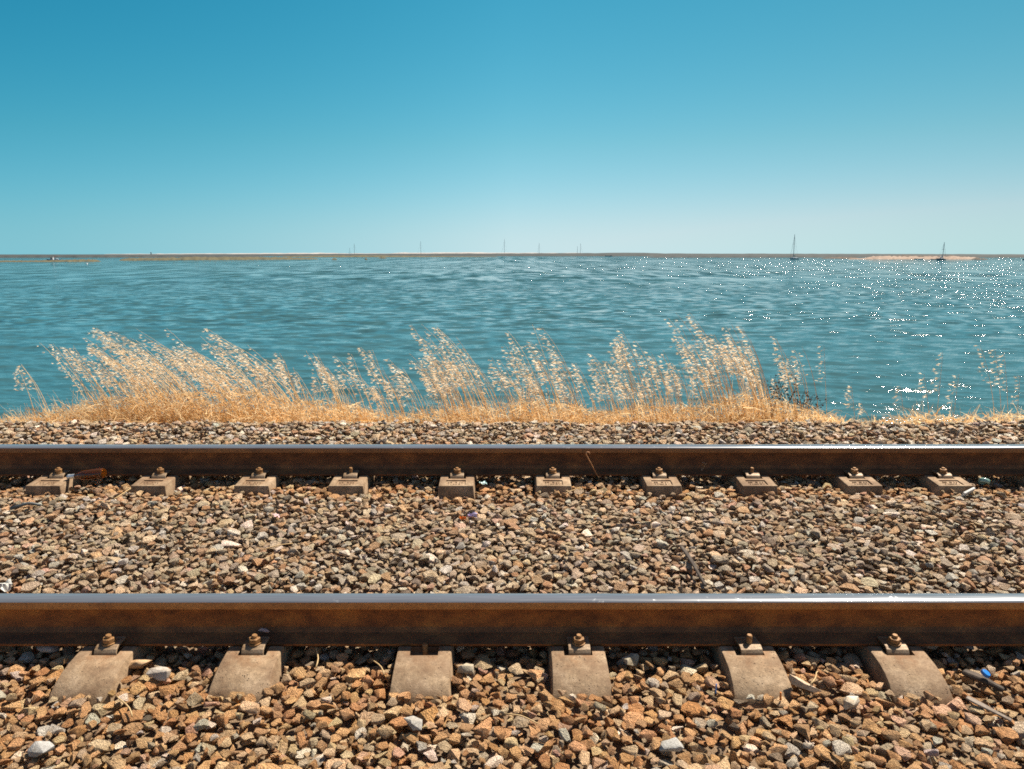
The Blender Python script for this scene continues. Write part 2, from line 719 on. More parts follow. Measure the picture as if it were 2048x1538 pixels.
ME_BLOCK = block_mesh()
ME_BLOCK.materials.append(M_CONC) if not ME_BLOCK.materials else None
ME_CLIP = clip_mesh()
ME_NUT = nut_mesh()
ME_BOLT = bolt_mesh(0.030)
for m_, q in ((ME_CLIP, M_CLIP), (ME_NUT, M_NUT), (ME_BOLT, M_NUT)):
    m_.materials.append(q)

SLEEPER_LABELS = [
    'leftmost concrete sleeper, only its far block showing, left of the brown glass bottle',
    'concrete sleeper whose far block lies just right of the brown glass bottle',
    'concrete sleeper with the leftmost near block, between a grey and a tan rock',
    'concrete sleeper with a mauve stone lying behind the bolt of its near block',
    'concrete sleeper with no clip on its near block, only a bolt stub',
    'concrete sleeper facing the viewer squarely, right of the clipless one',
    'concrete sleeper whose near clip is held by a bare bolt without a nut',
    'concrete sleeper with the rightmost near block, left of the blue bottle cap',
    'concrete sleeper second from the right in the far row, showing only its far block',
    'rightmost concrete sleeper, its far block beside the green glass piece and white shard',
]


def clip_set(parent, y, side, clip=True, nut=True, bolt_h=0.0, seed=0):
    """side -1: outer/near face of the rail, +1: other face"""
    rr = random.Random(seed)
    rz = 0 if side < 0 else math.pi
    b = obj('bolt', ME_BOLT)
    host = parent
    if clip:
        c = obj('rail_clip', ME_CLIP)
        c.parent = parent
        c.location = (rr.uniform(-.004, .004), y, z_off(y))
        c.rotation_euler = (0, 0, rz + rr.uniform(-.06, .06))
        host = c
        b.parent = c
        b.location = (0, -0.0985, 0.036 + bolt_h)
        if nut:
            nn = obj('nut', ME_NUT)
            nn.parent = c
            nn.location = (0, -0.0985, 0.0395)
            nn.rotation_euler = (0, 0, rr.uniform(0, 6))
    else:
        b.parent = parent
        b.location = (0.002, y + side * 0.0985, z_off(y) + 0.0)
    return host


def z_off(y):
    return 0.0


def make_sleeper(x, label, i):
    root = empty('concrete_sleeper', (x, NEAR_Y, z0(NEAR_Y)), (CANT, 0, 0))
    tag(root, label, 'railway sleeper', 'concrete sleepers of the track')
    span = (FAR_Y - NEAR_Y) / math.cos(CANT)
    rr = random.Random(100 + i)
    b1 = obj('concrete_block', ME_BLOCK, parent=root)
    b1.rotation_euler = (0, 0, rr.uniform(-.012, .012))
    b2 = obj('concrete_block', ME_BLOCK, parent=root)
    b2.location = (0, span, 0)
    b2.rotation_euler = (0, 0, math.pi + rr.uniform(-.012, .012))
    no_clip = (i == 4)
    no_nut = (i == 6)
    clip_set(root, 0, -1, clip=not no_clip, nut=not no_nut, bolt_h=0.004, seed=i * 4)
    clip_set(root, 0, 1, seed=i * 4 + 1)
    clip_set(root, span, -1, nut=(i % 4 != 3), seed=i * 4 + 2)
    clip_set(root, span, 1, seed=i * 4 + 3)
    return root


for i, x in enumerate(SLEEPER_X):
    make_sleeper(x, SLEEPER_LABELS[i], i)
make_sleeper(EXTRA_X[0], 'concrete sleeper beyond the left edge, left of the leftmost one in view', 20)
make_sleeper(EXTRA_X[1], 'concrete sleeper beyond the right edge, right of the rightmost one in view', 21)

# ------------------------------------------------------------------ ballast: stones dropped one by one onto a height map
CELL = 0.006
X0, X1, Y0, Y1 = -4.6, 4.6, 1.55, 5.80
NX, NY = int((X1 - X0) / CELL), int((Y1 - Y0) / CELL)
gx = X0 + (np.arange(NX) + 0.5) * CELL
gy = Y0 + (np.arange(NY) + 0.5) * CELL


def ballast_top_profile(y):
    ys = [1.5, 2.20, 2.33, 2.50, 2.60, 2.78, 2.90, 3.3, 3.9, 4.15, 4.30, 4.50, 4.62, 5.0, 5.34, 5.44, 5.80]
    of = [-0.035, -0.035, -0.030, -0.030, -0.046, -0.046, -0.035, -0.012, -0.012, -0.040, -0.050, -0.046, -0.02, 0.006, 0.020, -0.02, -0.23]
    base = np.where(y < 2.2, z0(2.2) - 0.035 - 0.02 * (2.2 - y), z0(y) + np.interp(y, ys, of))
    return base


def smooth_noise(nx, ny, step, rng):
    a = rng.normal(size=(ny // step + 3, nx // step + 3))
    yi = np.arange(ny) / step
    xi = np.arange(nx) / step
    y0i, x0i = yi.astype(int), xi.astype(int)
    fy, fx = (yi - y0i)[:, None], (xi - x0i)[None, :]
    fy, fx = fy * fy * (3 - 2 * fy), fx * fx * (3 - 2 * fx)
    A, B = a[y0i][:, x0i], a[y0i][:, x0i + 1]
    C_, D_ = a[y0i + 1][:, x0i], a[y0i + 1][:, x0i + 1]
    return A * (1 - fx) * (1 - fy) + B * fx * (1 - fy) + C_ * (1 - fx) * fy + D_ * fx * fy


T = ballast_top_profile(gy)[:, None] + 0.010 * smooth_noise(NX, NY, 55, RNG) + 0.003 * smooth_noise(NX, NY, 22, RNG)
H = T - 0.105
BED = H.copy()
blocked = np.zeros((NY, NX), bool)     # no stone may cover these cells
CEIL = np.full((NY, NX), 9.0)          # stones must stay below this (rail foot)
for x in SLEEPER_X + EXTRA_X:
    for yc, sgn in ((NEAR_Y, 1), (FAR_Y, -1)):
        a, b = (yc - 0.262, yc + 0.262) if sgn > 0 else (yc - 0.262, yc + 0.318)
        blocked[np.ix_((gy > a) & (gy < b), (gx > x - 0.110) & (gx < x + 0.110))] = True
        if sgn > 0:      # sloping outer end: stones may lie on it
            ry = np.where((gy > yc - 0.34) & (gy <= a))[0]
            rx = np.where((gx > x - 0.108) & (gx < x + 0.108))[0]
            hz = z0(gy[ry]) + np.interp(gy[ry] - yc, [-0.345, -0.338, -0.325, -0.305, -0.275, -0.235], [-0.12, -0.085, -0.055, -0.032, -0.012, 0.003])
            H[np.ix_(ry, rx)] = np.maximum(H[np.ix_(ry, rx)], hz[:, None])
for yc in (NEAR_Y, FAR_Y):
    sel = (gy > yc - 0.082) & (gy < yc + 0.078)
    CEIL[sel, :] = (z0(gy[sel]) + 0.002)[:, None]


def rock_proto(seed, npts=17):
    """craggy convex lump of about unit length: flat facets, worn edges, rough skin"""
    rr = random.Random(seed)
    ax = Vector((1.0, rr.uniform(0.62, 0.90), rr.uniform(0.40, 0.66)))
    bm = bmesh.new()
    for k in range(npts):
        zc = rr.uniform(-1, 1)
        a = rr.uniform(0, 2 * math.pi)
        r_ = math.sqrt(1 - zc * zc)
        p = Vector((r_ * math.cos(a), r_ * math.sin(a), zc))
        # superquadric push so that the lumps are boxy rather than round
        m = max(abs(p.x), abs(p.y), abs(p.z))
        p = p * (0.62 + 0.38 / m * 0.72) * rr.uniform(0.9, 1.05)
        bm.verts.new(Vector((p.x * ax.x, p.y * ax.y, p.z * ax.z)) * 0.5)
    res = bmesh.ops.convex_hull(bm, input=bm.verts[:])
    junk = [g for g in res['geom_interior'] + res['geom_unused'] if isinstance(g, bmesh.types.BMVert)]
    bmesh.ops.delete(bm, geom=list(set(junk)), context='VERTS')
    bmesh.ops.dissolve_limit(bm, angle_limit=R(13), verts=bm.verts[:], edges=bm.edges[:])
    bmesh.ops.bevel(bm, geom=bm.edges[:], offset=rr.uniform(0.018, 0.038), segments=2, affect='EDGES', profile=0.6, clamp_overlap=True)
    bmesh.ops.triangulate(bm, faces=[f for f in bm.faces if len(f.verts) > 4])
    bmesh.ops.subdivide_edges(bm, edges=[e for e in bm.edges if e.calc_length() > 0.18], cuts=1, use_grid_fill=True)
    bmesh.ops.triangulate(bm, faces=bm.faces[:])
    from mathutils import noise as mn
    o1 = Vector((seed * 3.7, seed * 1.3, seed * 7.1))
    for v in bm.verts:
        d = mn.noise(v.co * 3.2 + o1) * 0.035 + mn.noise(v.co * 9 + o1) * 0.012
        v.co += v.co.normalized() * d
    bmesh.ops.recalc_face_normals(bm, faces=bm.faces[:])
    me = bpy.data.meshes.new('ballast_stone')
    bm.to_mesh(me)
    bm.free()
    me.polygons.foreach_set('use_smooth', [True] * len(me.polygons))
    me.set_sharp_from_angle(angle=R(24))
    return me


N_PROTO = 44
PROTO = [rock_proto(s + 1, 10 + s % 7) for s in range(N_PROTO)]


def mesh_pts(me, n):
    v = np.empty(len(me.vertices) * 3, np.float32)
    me.vertices.foreach_get('co', v)
    v = v.reshape(-1, 3)
    me.calc_loop_triangles()
    t = np.empty(len(me.loop_triangles) * 3, np.int32)
    me.loop_triangles.foreach_get('vertices', t)
    t = t.reshape(-1, 3)
    a, b, c = v[t[:, 0]], v[t[:, 1]], v[t[:, 2]]
    ar = np.linalg.norm(np.cross(b - a, c - a), axis=1)
    k = RNG.choice(len(t), n, p=ar / ar.sum())
    r1, r2 = RNG.random(n), RNG.random(n)
    fl = r1 + r2 > 1
    r1[fl], r2[fl] = 1 - r1[fl], 1 - r2[fl]
    return a[k] + (b[k] - a[k]) * r1[:, None] + (c[k] - a[k]) * r2[:, None]


PPTS = [mesh_pts(m, 1500) for m in PROTO]


def footprint(pts):
    """lower and upper envelope on the grid, centred on the origin"""
    ix = np.floor(pts[:, 0] / CELL).astype(int)
    iy = np.floor(pts[:, 1] / CELL).astype(int)
    x0_, y0_ = ix.min(), iy.min()
    w_, h_ = ix.max() - x0_ + 1, iy.max() - y0_ + 1
    lo = np.full((h_, w_), 9.0)
    hi = np.full((h_, w_), -9.0)
    np.minimum.at(lo, (iy - y0_, ix - x0_), pts[:, 2])
    np.maximum.at(hi, (iy - y0_, ix - x0_), pts[:, 2])
    return x0_, y0_, lo, hi, hi > -8


VARS = []
for k in range(520):
    pi = k % N_PROTO
    size = float(np.clip(RNG.lognormal(math.log(0.067), 0.27), 0.034, 0.118))
    if k % 9 == 0:
        size = float(RNG.uniform(0.026, 0.040))
    sc = np.array([1, RNG.uniform(0.85, 1.1), RNG.uniform(0.85, 1.1)]) * size
    eu = Euler((RNG.normal(0, R(12)), RNG.normal(0, R(12)), RNG.uniform(0, 6.283)), 'XYZ')
    if k % 8 == 0:
        eu = Euler((RNG.uniform(0, 6.28), RNG.uniform(0, 6.28), RNG.uniform(0, 6.283)), 'XYZ')
    rm = np.array(eu.to_matrix())
    pts = (PPTS[pi] * sc) @ rm.T
    VARS.append((pi, sc, eu, footprint(pts), size))


def rest_height(fp, cx, cy, q=0.90):
    x0_, y0_, lo, hi, m = fp
    i0, j0 = cx + x0_, cy + y0_
    if i0 < 0 or j0 < 0 or i0 + lo.shape[1] > NX or j0 + lo.shape[0] > NY:
        return None
    sl = (slice(j0, j0 + lo.shape[0]), slice(i0, i0 + lo.shape[1]))
    if blocked[sl][m].any():
        return None
    d = (H[sl] - lo)[m]
    z = np.partition(d, int(len(d) * q) if q < 1 else -1)[int(len(d) * q) if q < 1 else -1]
    return z, sl, m, hi


S_POS, S_IDX, S_ROT, S_SCL = [], [], [], []


def commit(z, sl, m, hi):
    Hs = H[sl]
    Hs[m] = np.maximum(Hs[m], (hi + z)[m])


# coarse inverse-distance "need" sampling: candidates are drawn where the heap is still low
ACC = 0
TRY = 0
frustum = (np.abs(gx)[None, :] < (0.72 * gy[:, None] + 0.95))
want = frustum & ~blocked
while TRY < 60:
    TRY += 1
    deficit = np.where(want, T - H, 0)
    deficit[::1][deficit < 0.012] = 0
    d4 = deficit[::3, ::3]
    tot = d4.sum()
    frac = (d4 > 0.018).mean()
    if frac < 0.012 or tot <= 0:
        break
    p = (d4 / tot).ravel()
    cand = RNG.choice(len(p), min(2600, int((p > 0).sum())), replace=False, p=p)
    for c in cand:
        cy, cx = divmod(int(c), d4.shape[1])
        cy, cx = cy * 3 + 1, cx * 3 + 1
        if cy >= NY or cx >= NX:
            continue
        need = T[cy, cx] - H[cy, cx]
        if need < 0.012:
            continue
        vi = int(RNG.integers(len(VARS)))
        pi, scl, eu, fp, size = VARS[vi]
        if TRY > 22 and size > 0.060:
            continue
        rh = rest_height(fp, cx, cy)
        if rh is None:
            continue
        z, sl, m, hi = rh
        top = (hi + z)[m]
        if (top > T[sl][m] + (0.018 if RNG.random() < 0.88 else 0.034)).any() or (top > CEIL[sl][m]).any():
            continue
        commit(z, sl, m, hi)
        S_POS.append((X0 + cx * CELL, Y0 + cy * CELL, z))
        S_IDX.append(pi)
        S_ROT.append(tuple(eu))
        S_SCL.append(tuple(scl))
N_ST = len(S_POS)

# stone colours: rust brown near the rails, greyer between and in the foreground, odd pale and grey ones
PAL = np.array([
    (0.33, 0.180, 0.080),   # rust orange
    (0.38, 0.230, 0.115),   # ochre
    (0.28, 0.170, 0.090),   # brown
    (0.40, 0.290, 0.175),   # tan
    (0.34, 0.265, 0.180),   # grey brown
    (0.27, 0.220, 0.160),   # drab
    (0.36, 0.335, 0.290),   # grey
    (0.52, 0.450, 0.370),   # pale
    (0.130, 0.100, 0.075),  # dark
    (0.39, 0.245, 0.170),   # pinkish
])
W_RUST = np.array([26, 30, 16, 20, 7, 2, 2, 2, 0.5, 3.0])
W_MID = np.array([3, 10, 7, 24, 28, 16, 9, 5, 2.0, 2.5])
W_FORE = np.array([10, 22, 7, 28, 13, 4, 9, 5, 0.6, 3])
W_FAR = np.array([4, 12, 5, 26, 20, 6, 12, 12, 2, 2])
pos = np.array(S_POS)
tone = np.zeros((N_ST, 3))
for i in range(N_ST):
    x, y = pos[i, 0], pos[i, 1]
    near = math.exp(-((y - 2.38) / 0.26) ** 2)
    far = 0.75 * math.exp(-((y - 4.20) / 0.22) ** 2)
    rust = min(1, near + far)
    rest = W_FORE if y < 2.5 else (W_MID if y < 4.45 else W_FAR)
    ww = W_RUST / W_RUST.sum() * rust + rest / rest.sum() * (1 - rust)
    c = PAL[RNG.choice(len(PAL), p=ww / ww.sum())]
    tone[i] = c * np.array([1.93, 1.84, 1.74]) * RNG.uniform(0.86, 1.16) * (1 + RNG.normal(0, 0.03, 3))
    if 2.85 < y < 4.1 or y > 4.5:
        tone[i] = tone[i] * 0.84 + tone[i].mean() * 0.16

stone_col = bpy.data.collections.new('ballast_stone_kinds')
for k, me in enumerate(PROTO):
    me.materials.append(M_STONE)
    so = bpy.data.objects.new('ballast_stone_%02d' % k, me)
    stone_col.objects.link(so)

pm = bpy.data.meshes.new('ballast')
pm.vertices.add(N_ST)
pm.vertices.foreach_set('co', pos.astype(np.float32).ravel())
a_ = pm.attributes.new('rot', 'FLOAT_VECTOR', 'POINT')
a_.data.foreach_set('vector', np.array(S_ROT, np.float32).ravel())
a_ = pm.attributes.new('scl', 'FLOAT_VECTOR', 'POINT')
a_.data.foreach_set('vector', np.array(S_SCL, np.float32).ravel())
a_ = pm.attributes.new('idx', 'INT', 'POINT')
a_.data.foreach_set('value', np.array(S_IDX, np.int32))
a_ = pm.attributes.new('tone', 'FLOAT_VECTOR', 'POINT')
a_.data.foreach_set('vector', tone.astype(np.float32).ravel())
ballast = obj('ballast', pm)
tag(ballast, 'loose brown and grey crushed stone ballast filling the track bed', 'gravel', kind='stuff')
ng = bpy.data.node_groups.new('scatter_stones', 'GeometryNodeTree')
ng.interface.new_socket('Geometry', in_out='INPUT', socket_type='NodeSocketGeometry')
ng.interface.new_socket('Geometry', in_out='OUTPUT', socket_type='NodeSocketGeometry')
gi, go = ng.nodes.new('NodeGroupInput'), ng.nodes.new('NodeGroupOutput')
ci = ng.nodes.new('GeometryNodeCollectionInfo')
ci.inputs['Collection'].default_value = stone_col
ci.inputs['Separate Children'].default_value = True
ci.inputs['Reset Children'].default_value = True
ip = ng.nodes.new('GeometryNodeInstanceOnPoints')
ip.inputs['Pick Instance'].default_value = True


def named(nm, typ):
    n_ = ng.nodes.new('GeometryNodeInputNamedAttribute')
    n_.data_type = typ
    n_.inputs['Name'].default_value = nm
    return n_.outputs['Attribute']


ng.links.new(gi.outputs[0], ip.inputs['Points'])
ng.links.new(ci.outputs[0], ip.inputs['Instance'])
ng.links.new(named('idx', 'INT'), ip.inputs['Instance Index'])
ng.links.new(named('rot', 'FLOAT_VECTOR'), ip.inputs['Rotation'])
ng.links.new(named('scl', 'FLOAT_VECTOR'), ip.inputs['Scale'])
ng.links.new(ip.outputs[0], go.inputs[0])
md = ballast.modifiers.new('stones', 'NODES')
md.node_group = ng

# the packed bed under the loose stones, and the bank beyond it, as one ground sheet
M_BED = mat_ground('packed_ballast_fines', [(0.3, (0.22, 0.145, 0.085)), (0.7, (0.36, 0.25, 0.155))], 30, bump=0.02)
M_BANK = mat_ground('dry_bank_soil', [(0.3, (0.22, 0.14, 0.07)), (0.55, (0.38, 0.25, 0.12)), (0.75, (0.50, 0.35, 0.19))], 6, bump=0.03)
ys_ = np.linspace(1.4, 5.8, 95)
xs_ = np.linspace(-14, 14, 57)
vv, ff = [], []
for y in ys_:
    for x in xs_:
        vv.append((x, y, float(ballast_top_profile(np.array([max(y, 1.5)]))[0]) - 0.040 + 0.008 * math.sin(x * 5.3 + y * 3.1)))
nx_ = len(xs_)
for j in range(len(ys_) - 1):
    for i in range(nx_ - 1):
        ff.append((j * nx_ + i, j * nx_ + i + 1, (j + 1) * nx_ + i + 1, (j + 1) * nx_ + i))
tag(obj('ground', mesh_from('ground', vv, ff), M_BED, smooth=True), 'packed brown ballast bed under the loose stones', 'ground', kind='structure')


M_BOUNCE = mat_ground('pale_bounce_gravel', [(0.3, (0.36, 0.25, 0.15)), (0.7, (0.50, 0.37, 0.24))], 14, bump=0.02)  # pale ground added behind the camera to bounce light onto the rail sides
vv, ff = [], []
for y in (-14, -6, -2, 0, 1.0, 1.405):
    for x in np.linspace(-14, 14, 29):
        vv.append((x, y, float(ballast_top_profile(np.array([1.5]))[0]) - 0.045))
for j in range(5):
    for i in range(28):
        ff.append((j * 29 + i, j * 29 + i + 1, (j + 1) * 29 + i + 1, (j + 1) * 29 + i))
tag(obj('bounce_ground', mesh_from('bounce_ground', vv, ff), M_BOUNCE), 'pale gravel added behind the view to bounce light onto the rails', 'bounce_ground', kind='structure')

MAT_PX = [(-200, 838), (0, 835), (100, 818), (200, 795), (300, 780), (400, 778), (500, 778), (600, 800), (700, 803), (780, 832), (850, 820), (920, 806), (1000, 806), (1060, 795),
          (1150, 806), (1200, 822), (1300, 806), (1400, 806), (1480, 778), (1560, 795), (1620, 816), (1690, 840), (1750, 842), (1800, 838), (1850, 820), (1900, 832), (2048, 826), (2300, 830)]


def bank_z(x, y):
    px = 1024 + x * F_PX / (y * math.cos(PITCH) + 1.3 * math.sin(PITCH))
    top_px = float(np.interp(px, [a for a, b in MAT_PX], [b for a, b in MAT_PX]))
    mound = np.interp(top_px, [775, 840], [0.13, 0.0])
    prof = np.interp(y, [5.4, 5.60, 5.75, 6.0, 6.45, 7.0, 8.4, 10.5], [0.26, 0.22, 0.17, 0.16, 0.10, -0.25, -1.0, -1.9])
    m = math.exp(-((y - 6.05) / 0.30) ** 2)
    return float(prof + mound * m + 0.02 * math.sin(x * 3.1 + y * 2) + 0.012 * math.sin(x * 9.7 - y * 5))


ys_ = np.concatenate([np.linspace(5.35, 7.0, 34), np.linspace(7.2, 10.5, 14)])
xs_ = np.linspace(-14, 14, 281)
vv, ff = [], []
for y in ys_:
    for x in xs_:
        vv.append((x, y, bank_z(x, y)))
nx_ = len(xs_)
for j in range(len(ys_) - 1):
    for i in range(nx_ - 1):
        ff.append((j * nx_ + i, j * nx_ + i + 1, (j + 1) * nx_ + i + 1, (j + 1) * nx_ + i))
tag(obj('bank', mesh_from('bank', vv, ff), M_BANK, smooth=True), 'dry earth bank between the ballast and the water', 'bank', kind='structure')

# ------------------------------------------------------------------ sea: real waves on a fan of rows that widen with distance
SEA_Z = -1.40
SEA_H = CAM_H - SEA_Z
dips = np.concatenate([np.linspace(R(21.0), R(0.9), 540), np.geomspace(R(0.86), R(0.0072), 90)])
sy = SEA_H / np.tan(dips)
sxn = np.linspace(-1.25, 1.25, 1200)
SX = sxn[None, :] * (sy[:, None] + 3.0)
SY = np.repeat(sy[:, None], len(sxn), 1)
row_d = np.gradient(sy)[:, None]
col_d = ((sy + 3.0) * (sxn[1] - sxn[0]))[:, None]
wr = np.random.default_rng(5)
SZ = np.zeros_like(SX)
gust = 0.75 + 0.25 * np.sin(SX * 0.11 + 1.3 * np.sin(SY * 0.07)) * np.sin(SY * 0.083 + 0.9 + 0.8 * np.sin(SX * 0.05))
for k in range(110):
    lam = float(np.exp(wr.uniform(math.log(0.14), math.log(2.6))))
    th = R(254) + wr.normal(0, R(22))              # travelling from the far right towards the near left
    kx, ky = 2 * math.pi / lam * math.cos(th), 2 * math.pi / lam * math.sin(th)
    steep = 0.035 if lam < 0.75 else (0.025 if lam < 1.2 else 0.017)
    amp = steep * lam / (2 * math.pi)
    fade = np.clip((lam / max(abs(math.sin(th)), 0.3) / row_d - 2.2) / 2.0, 0, 1) * np.clip((lam / max(abs(math.cos(th)), 0.3) / col_d - 2.2) / 2.0, 0, 1)
    act = fade[:, 0] > 0
    if not act.any():
        continue
    ph = kx * SX[act] + ky * SY[act] + wr.uniform(0, 6.28)
    s = np.sin(ph + 0.35 * np.sin(ph))
    SZ[act] += amp * fade[act] * gust[act] * s
SZ += SEA_Z
nrow, ncol = SX.shape
V = np.stack([SX, SY, SZ], -1).reshape(-1, 3)
ii = (np.arange(nrow - 1)[:, None] * ncol + np.arange(ncol - 1)[None, :]).ravel()
Fq = np.stack([ii, ii + 1, ii + ncol + 1, ii + ncol], -1)
sea_me = mesh_np('sea', V, Fq, 4)
sea_me.polygons.foreach_set('use_smooth', np.ones(len(Fq), bool))


def mat_sea():
    t = NT('lagoon_water')
    geo = t.n('ShaderNodeNewGeometry')
    P = geo.outputs['Position']
    spx = t.n('ShaderNodeSeparateXYZ')
    t.t.links.new(P, spx.inputs[0])
    # bottom showing through: patches of greener and bluer water
    mp = t.n('ShaderNodeMapping')
    t.t.links.new(P, mp.inputs[0])
    mp.inputs['Scale'].default_value = (0.012, 0.035, 0.0)
    big = t.noise(mp.outputs[0], 1.0, 4)
    t.col(t.ramp(big, [(0.35, (0.031, 0.090, 0.101)), (0.65, (0.039, 0.108, 0.120))]))
    mp2 = t.n('ShaderNodeMapping')
    t.t.links.new(P, mp2.inputs[0])
    mp2.inputs['Rotation'].default_value = (0, 0, R(9))
    mp2.inputs['Scale'].default_value = (0.8, 2.3, 1.0)
    r1 = t.noise(mp2.outputs[0], 3.2, 3, 0.6)
    r2 = t.noise(mp2.outputs[0], 9.0, 3, 0.6)
    mp3 = t.n('ShaderNodeMapping')
    t.t.links.new(P, mp3.inputs[0])
    mp3.inputs['Scale'].default_value = (0.25, 0.6, 1.0)
    r3 = t.noise(mp3.outputs[0], 1.6, 4, 0.6)
    farw = t.mapr(spx.outputs[1], 40, 160, 0.0, 1.0)
    h = t.math('ADD', t.math('MULTIPLY', r1, 0.026), t.math('MULTIPLY', r2, 0.006))
    h = t.math('ADD', h, t.math('MULTIPLY', t.math('MULTIPLY', r3, farw), 0.6))
    bn = t.bump(h, 1.0, 1.0)
    # slopes of the ripples too fine to model: coarser patches far out, where whole gusts glint together
    nrm = bn.outputs[0]
    mg = t.n('ShaderNodeMapping')
    t.t.links.new(P, mg.inputs[0])
    mg.inputs['Scale'].default_value = (0.035, 0.075, 0.0)
    gust_n = t.mapr(t.noise(mg.outputs[0], 1.0, 3, 0.6), 0.38, 0.62, 0.62, 1.08)
    for scl, lo, hi_, amp in (((1.1, 1.7, 0), (14, 34), (70, 110), 2.25), ((0.45, 0.12, 0), (55, 100), (200, 300), 2.45), ((0.20, 0.013, 0), (180, 300), (9000, 9900), 2.2)):
        m_ = t.n('ShaderNodeMapping')
        t.t.links.new(P, m_.inputs[0])
        m_.inputs['Scale'].default_value = scl
        nz = t.n('ShaderNodeTexNoise')
        t.t.links.new(m_.outputs[0], nz.inputs['Vector'])
        nz.inputs['Scale'].default_value = 1.0
        nz.inputs['Detail'].default_value = 2.0
        sb = t.n('ShaderNodeVectorMath', operation='SUBTRACT')
        t.t.links.new(nz.outputs['Color'], sb.inputs[0])
        sb.inputs[1].default_value = (0.5, 0.57, 0.5)     # lee faces towards the shore are the steeper ones
        k_ = t.math('MULTIPLY', gust_n, t.math('MULTIPLY', t.mapr(spx.outputs[1], lo[0], lo[1], 0, amp), t.mapr(spx.outputs[1], hi_[0], hi_[1], 1, 0)))
        cx = t.n('ShaderNodeCombineXYZ')
        t.t.links.new(k_, cx.inputs[0])
        t.t.links.new(k_, cx.inputs[1])
        ma = t.n('ShaderNodeVectorMath', operation='MULTIPLY_ADD')
        t.t.links.new(sb.outputs[0], ma.inputs[0])
        t.t.links.new(cx.outputs[0], ma.inputs[1])
        t.t.links.new(nrm, ma.inputs[2])
        nrm = ma.outputs[0]
    no = t.n('ShaderNodeVectorMath', operation='NORMALIZE')
    t.t.links.new(nrm, no.inputs[0])
    t.t.links.new(no.outputs[0], t.b.inputs['Normal'])
    t.p(Roughness=0.055, IOR=1.333)
    return t.m


tag(obj('sea', sea_me, mat_sea()), 'wide teal lagoon with small wind waves and sun glitter on the right', 'water', kind='structure')

# ------------------------------------------------------------------ far land, marsh and sand
HOR_PX = 508.5
M_SHORE = mat_ground('hazed_scrub_land', [(0.3, (0.026, 0.034, 0.036)), (0.55, (0.036, 0.042, 0.042)), (0.75, (0.052, 0.055, 0.050))], 0.02, bump=0)  # distance haze put into the colour: scrub darkened and greyed
M_DUNE = mat_ground('pale_dune_sand', [(0.3, (0.30, 0.275, 0.26)), (0.7, (0.37, 0.345, 0.33))], 0.02, bump=0)
M_MARSH = mat_ground('olive_marsh', [(0.3, (0.055, 0.05, 0.022)), (0.55, (0.085, 0.072, 0.032)), (0.75, (0.125, 0.10, 0.048))], 0.09, bump=0)
M_SAND = mat_ground('warm_beach_sand', [(0.3, (0.20, 0.135, 0.10)), (0.55, (0.27, 0.20, 0.155)), (0.75, (0.35, 0.285, 0.235))], 0.05, bump=0)
M_SCRUB = mat_ground('dark_spit_scrub', [(0.3, (0.04, 0.032, 0.025)), (0.7, (0.10, 0.072, 0.05))], 0.1, bump=0)


def dist_of(py):
    """distance of the water seen at this photo row"""
    return SEA_H * F_PX / max(py - HOR_PX, 0.4)


def land(name, label, mat, px0, px1, D, depth, heights, kind='structure', step=6, rough=0.15, seed=0, skew=0.0):
    """low island: heights [(px, metres)] along its length; a rounded ridge of real depth"""
    rr = random.Random(seed)
    n = max(8, int((px1 - px0) / step))
    prof = [(0.0, 0.0), (0.06, 0.55), (0.18, 0.85), (0.4, 1.0), (0.7, 0.9), (0.92, 0.5), (1.0, 0.0)]
    vs, fs = [], []
    hx, hh = [a for a, b in heights], [b for a, b in heights]
    for i in range(n + 1):
        px = px0 + (px1 - px0) * i / n
        d = D + skew * (i / n - 0.5)
        edge = min(1.0, i / 3.0, (n - i) / 3.0)
        h = float(np.interp(px, hx, hh))
        wob = depth * 0.06 * rr.uniform(-1, 1)
        for q, (f, g) in enumerate(prof):
            y = d + wob + depth * f * (0.25 + 0.75 * edge)
            z = SEA_Z - 0.3 + (h * g * (1 + rough * rr.uniform(-1, 1)) + 0.3 * min(1, g * 9)) * (edge ** 0.5)
            vs.append(((px - 1024) / F_PX * (y * math.cos(PITCH) + SEA_H * math.sin(PITCH)), y, z))
    m = len(prof)
    for i in range(n):
        for q in range(m - 1):
            fs.append((i * m + q, (i + 1) * m + q, (i + 1) * m + q + 1, i * m + q + 1))
    return tag(obj(name, mesh_from(name, vs, fs), mat, smooth=True), label, 'land', kind=kind)


land('far_shore', 'long low brown shore along the whole horizon', M_SHORE, -1500, 3600, 1150, 380,
     [(-1500, 2.4), (0, 2.6), (540, 3.4), (1000, 4.6), (1120, 4.8), (1290, 5.6), (1330, 4.4), (1800, 3.6), (2048, 3.0), (3600, 2.6)], step=14, rough=0.06, seed=1)
land('far_shore', 'nearer brown shore along the right half of the horizon', M_SHORE, 1290, 3300, 690, 120,
     [(1290, 1.2), (1400, 2.0), (1600, 2.5), (2048, 2.5), (3300, 2.2)], step=8, rough=0.10, seed=11)
land('far_shore', 'nearer brown shore along the left horizon behind the work boat', M_SHORE, -1300, 540, 600, 70,
     [(-1300, 1.9), (0, 2.0), (200, 2.3), (400, 2.0), (540, 0.6)], step=8, rough=0.10, seed=12, skew=330)
land('dunes', 'pale sand dunes showing above the far shore left of centre', M_DUNE, 180, 1330, 1560, 160,
     [(180, 3.0), (300, 4.2), (560, 5.6), (640, 6.0), (700, 5.0), (780, 4.9), (800, 6.6), (960, 6.8), (1010, 6.4), (1330, 5.2)], step=10, rough=0.08, seed=2)
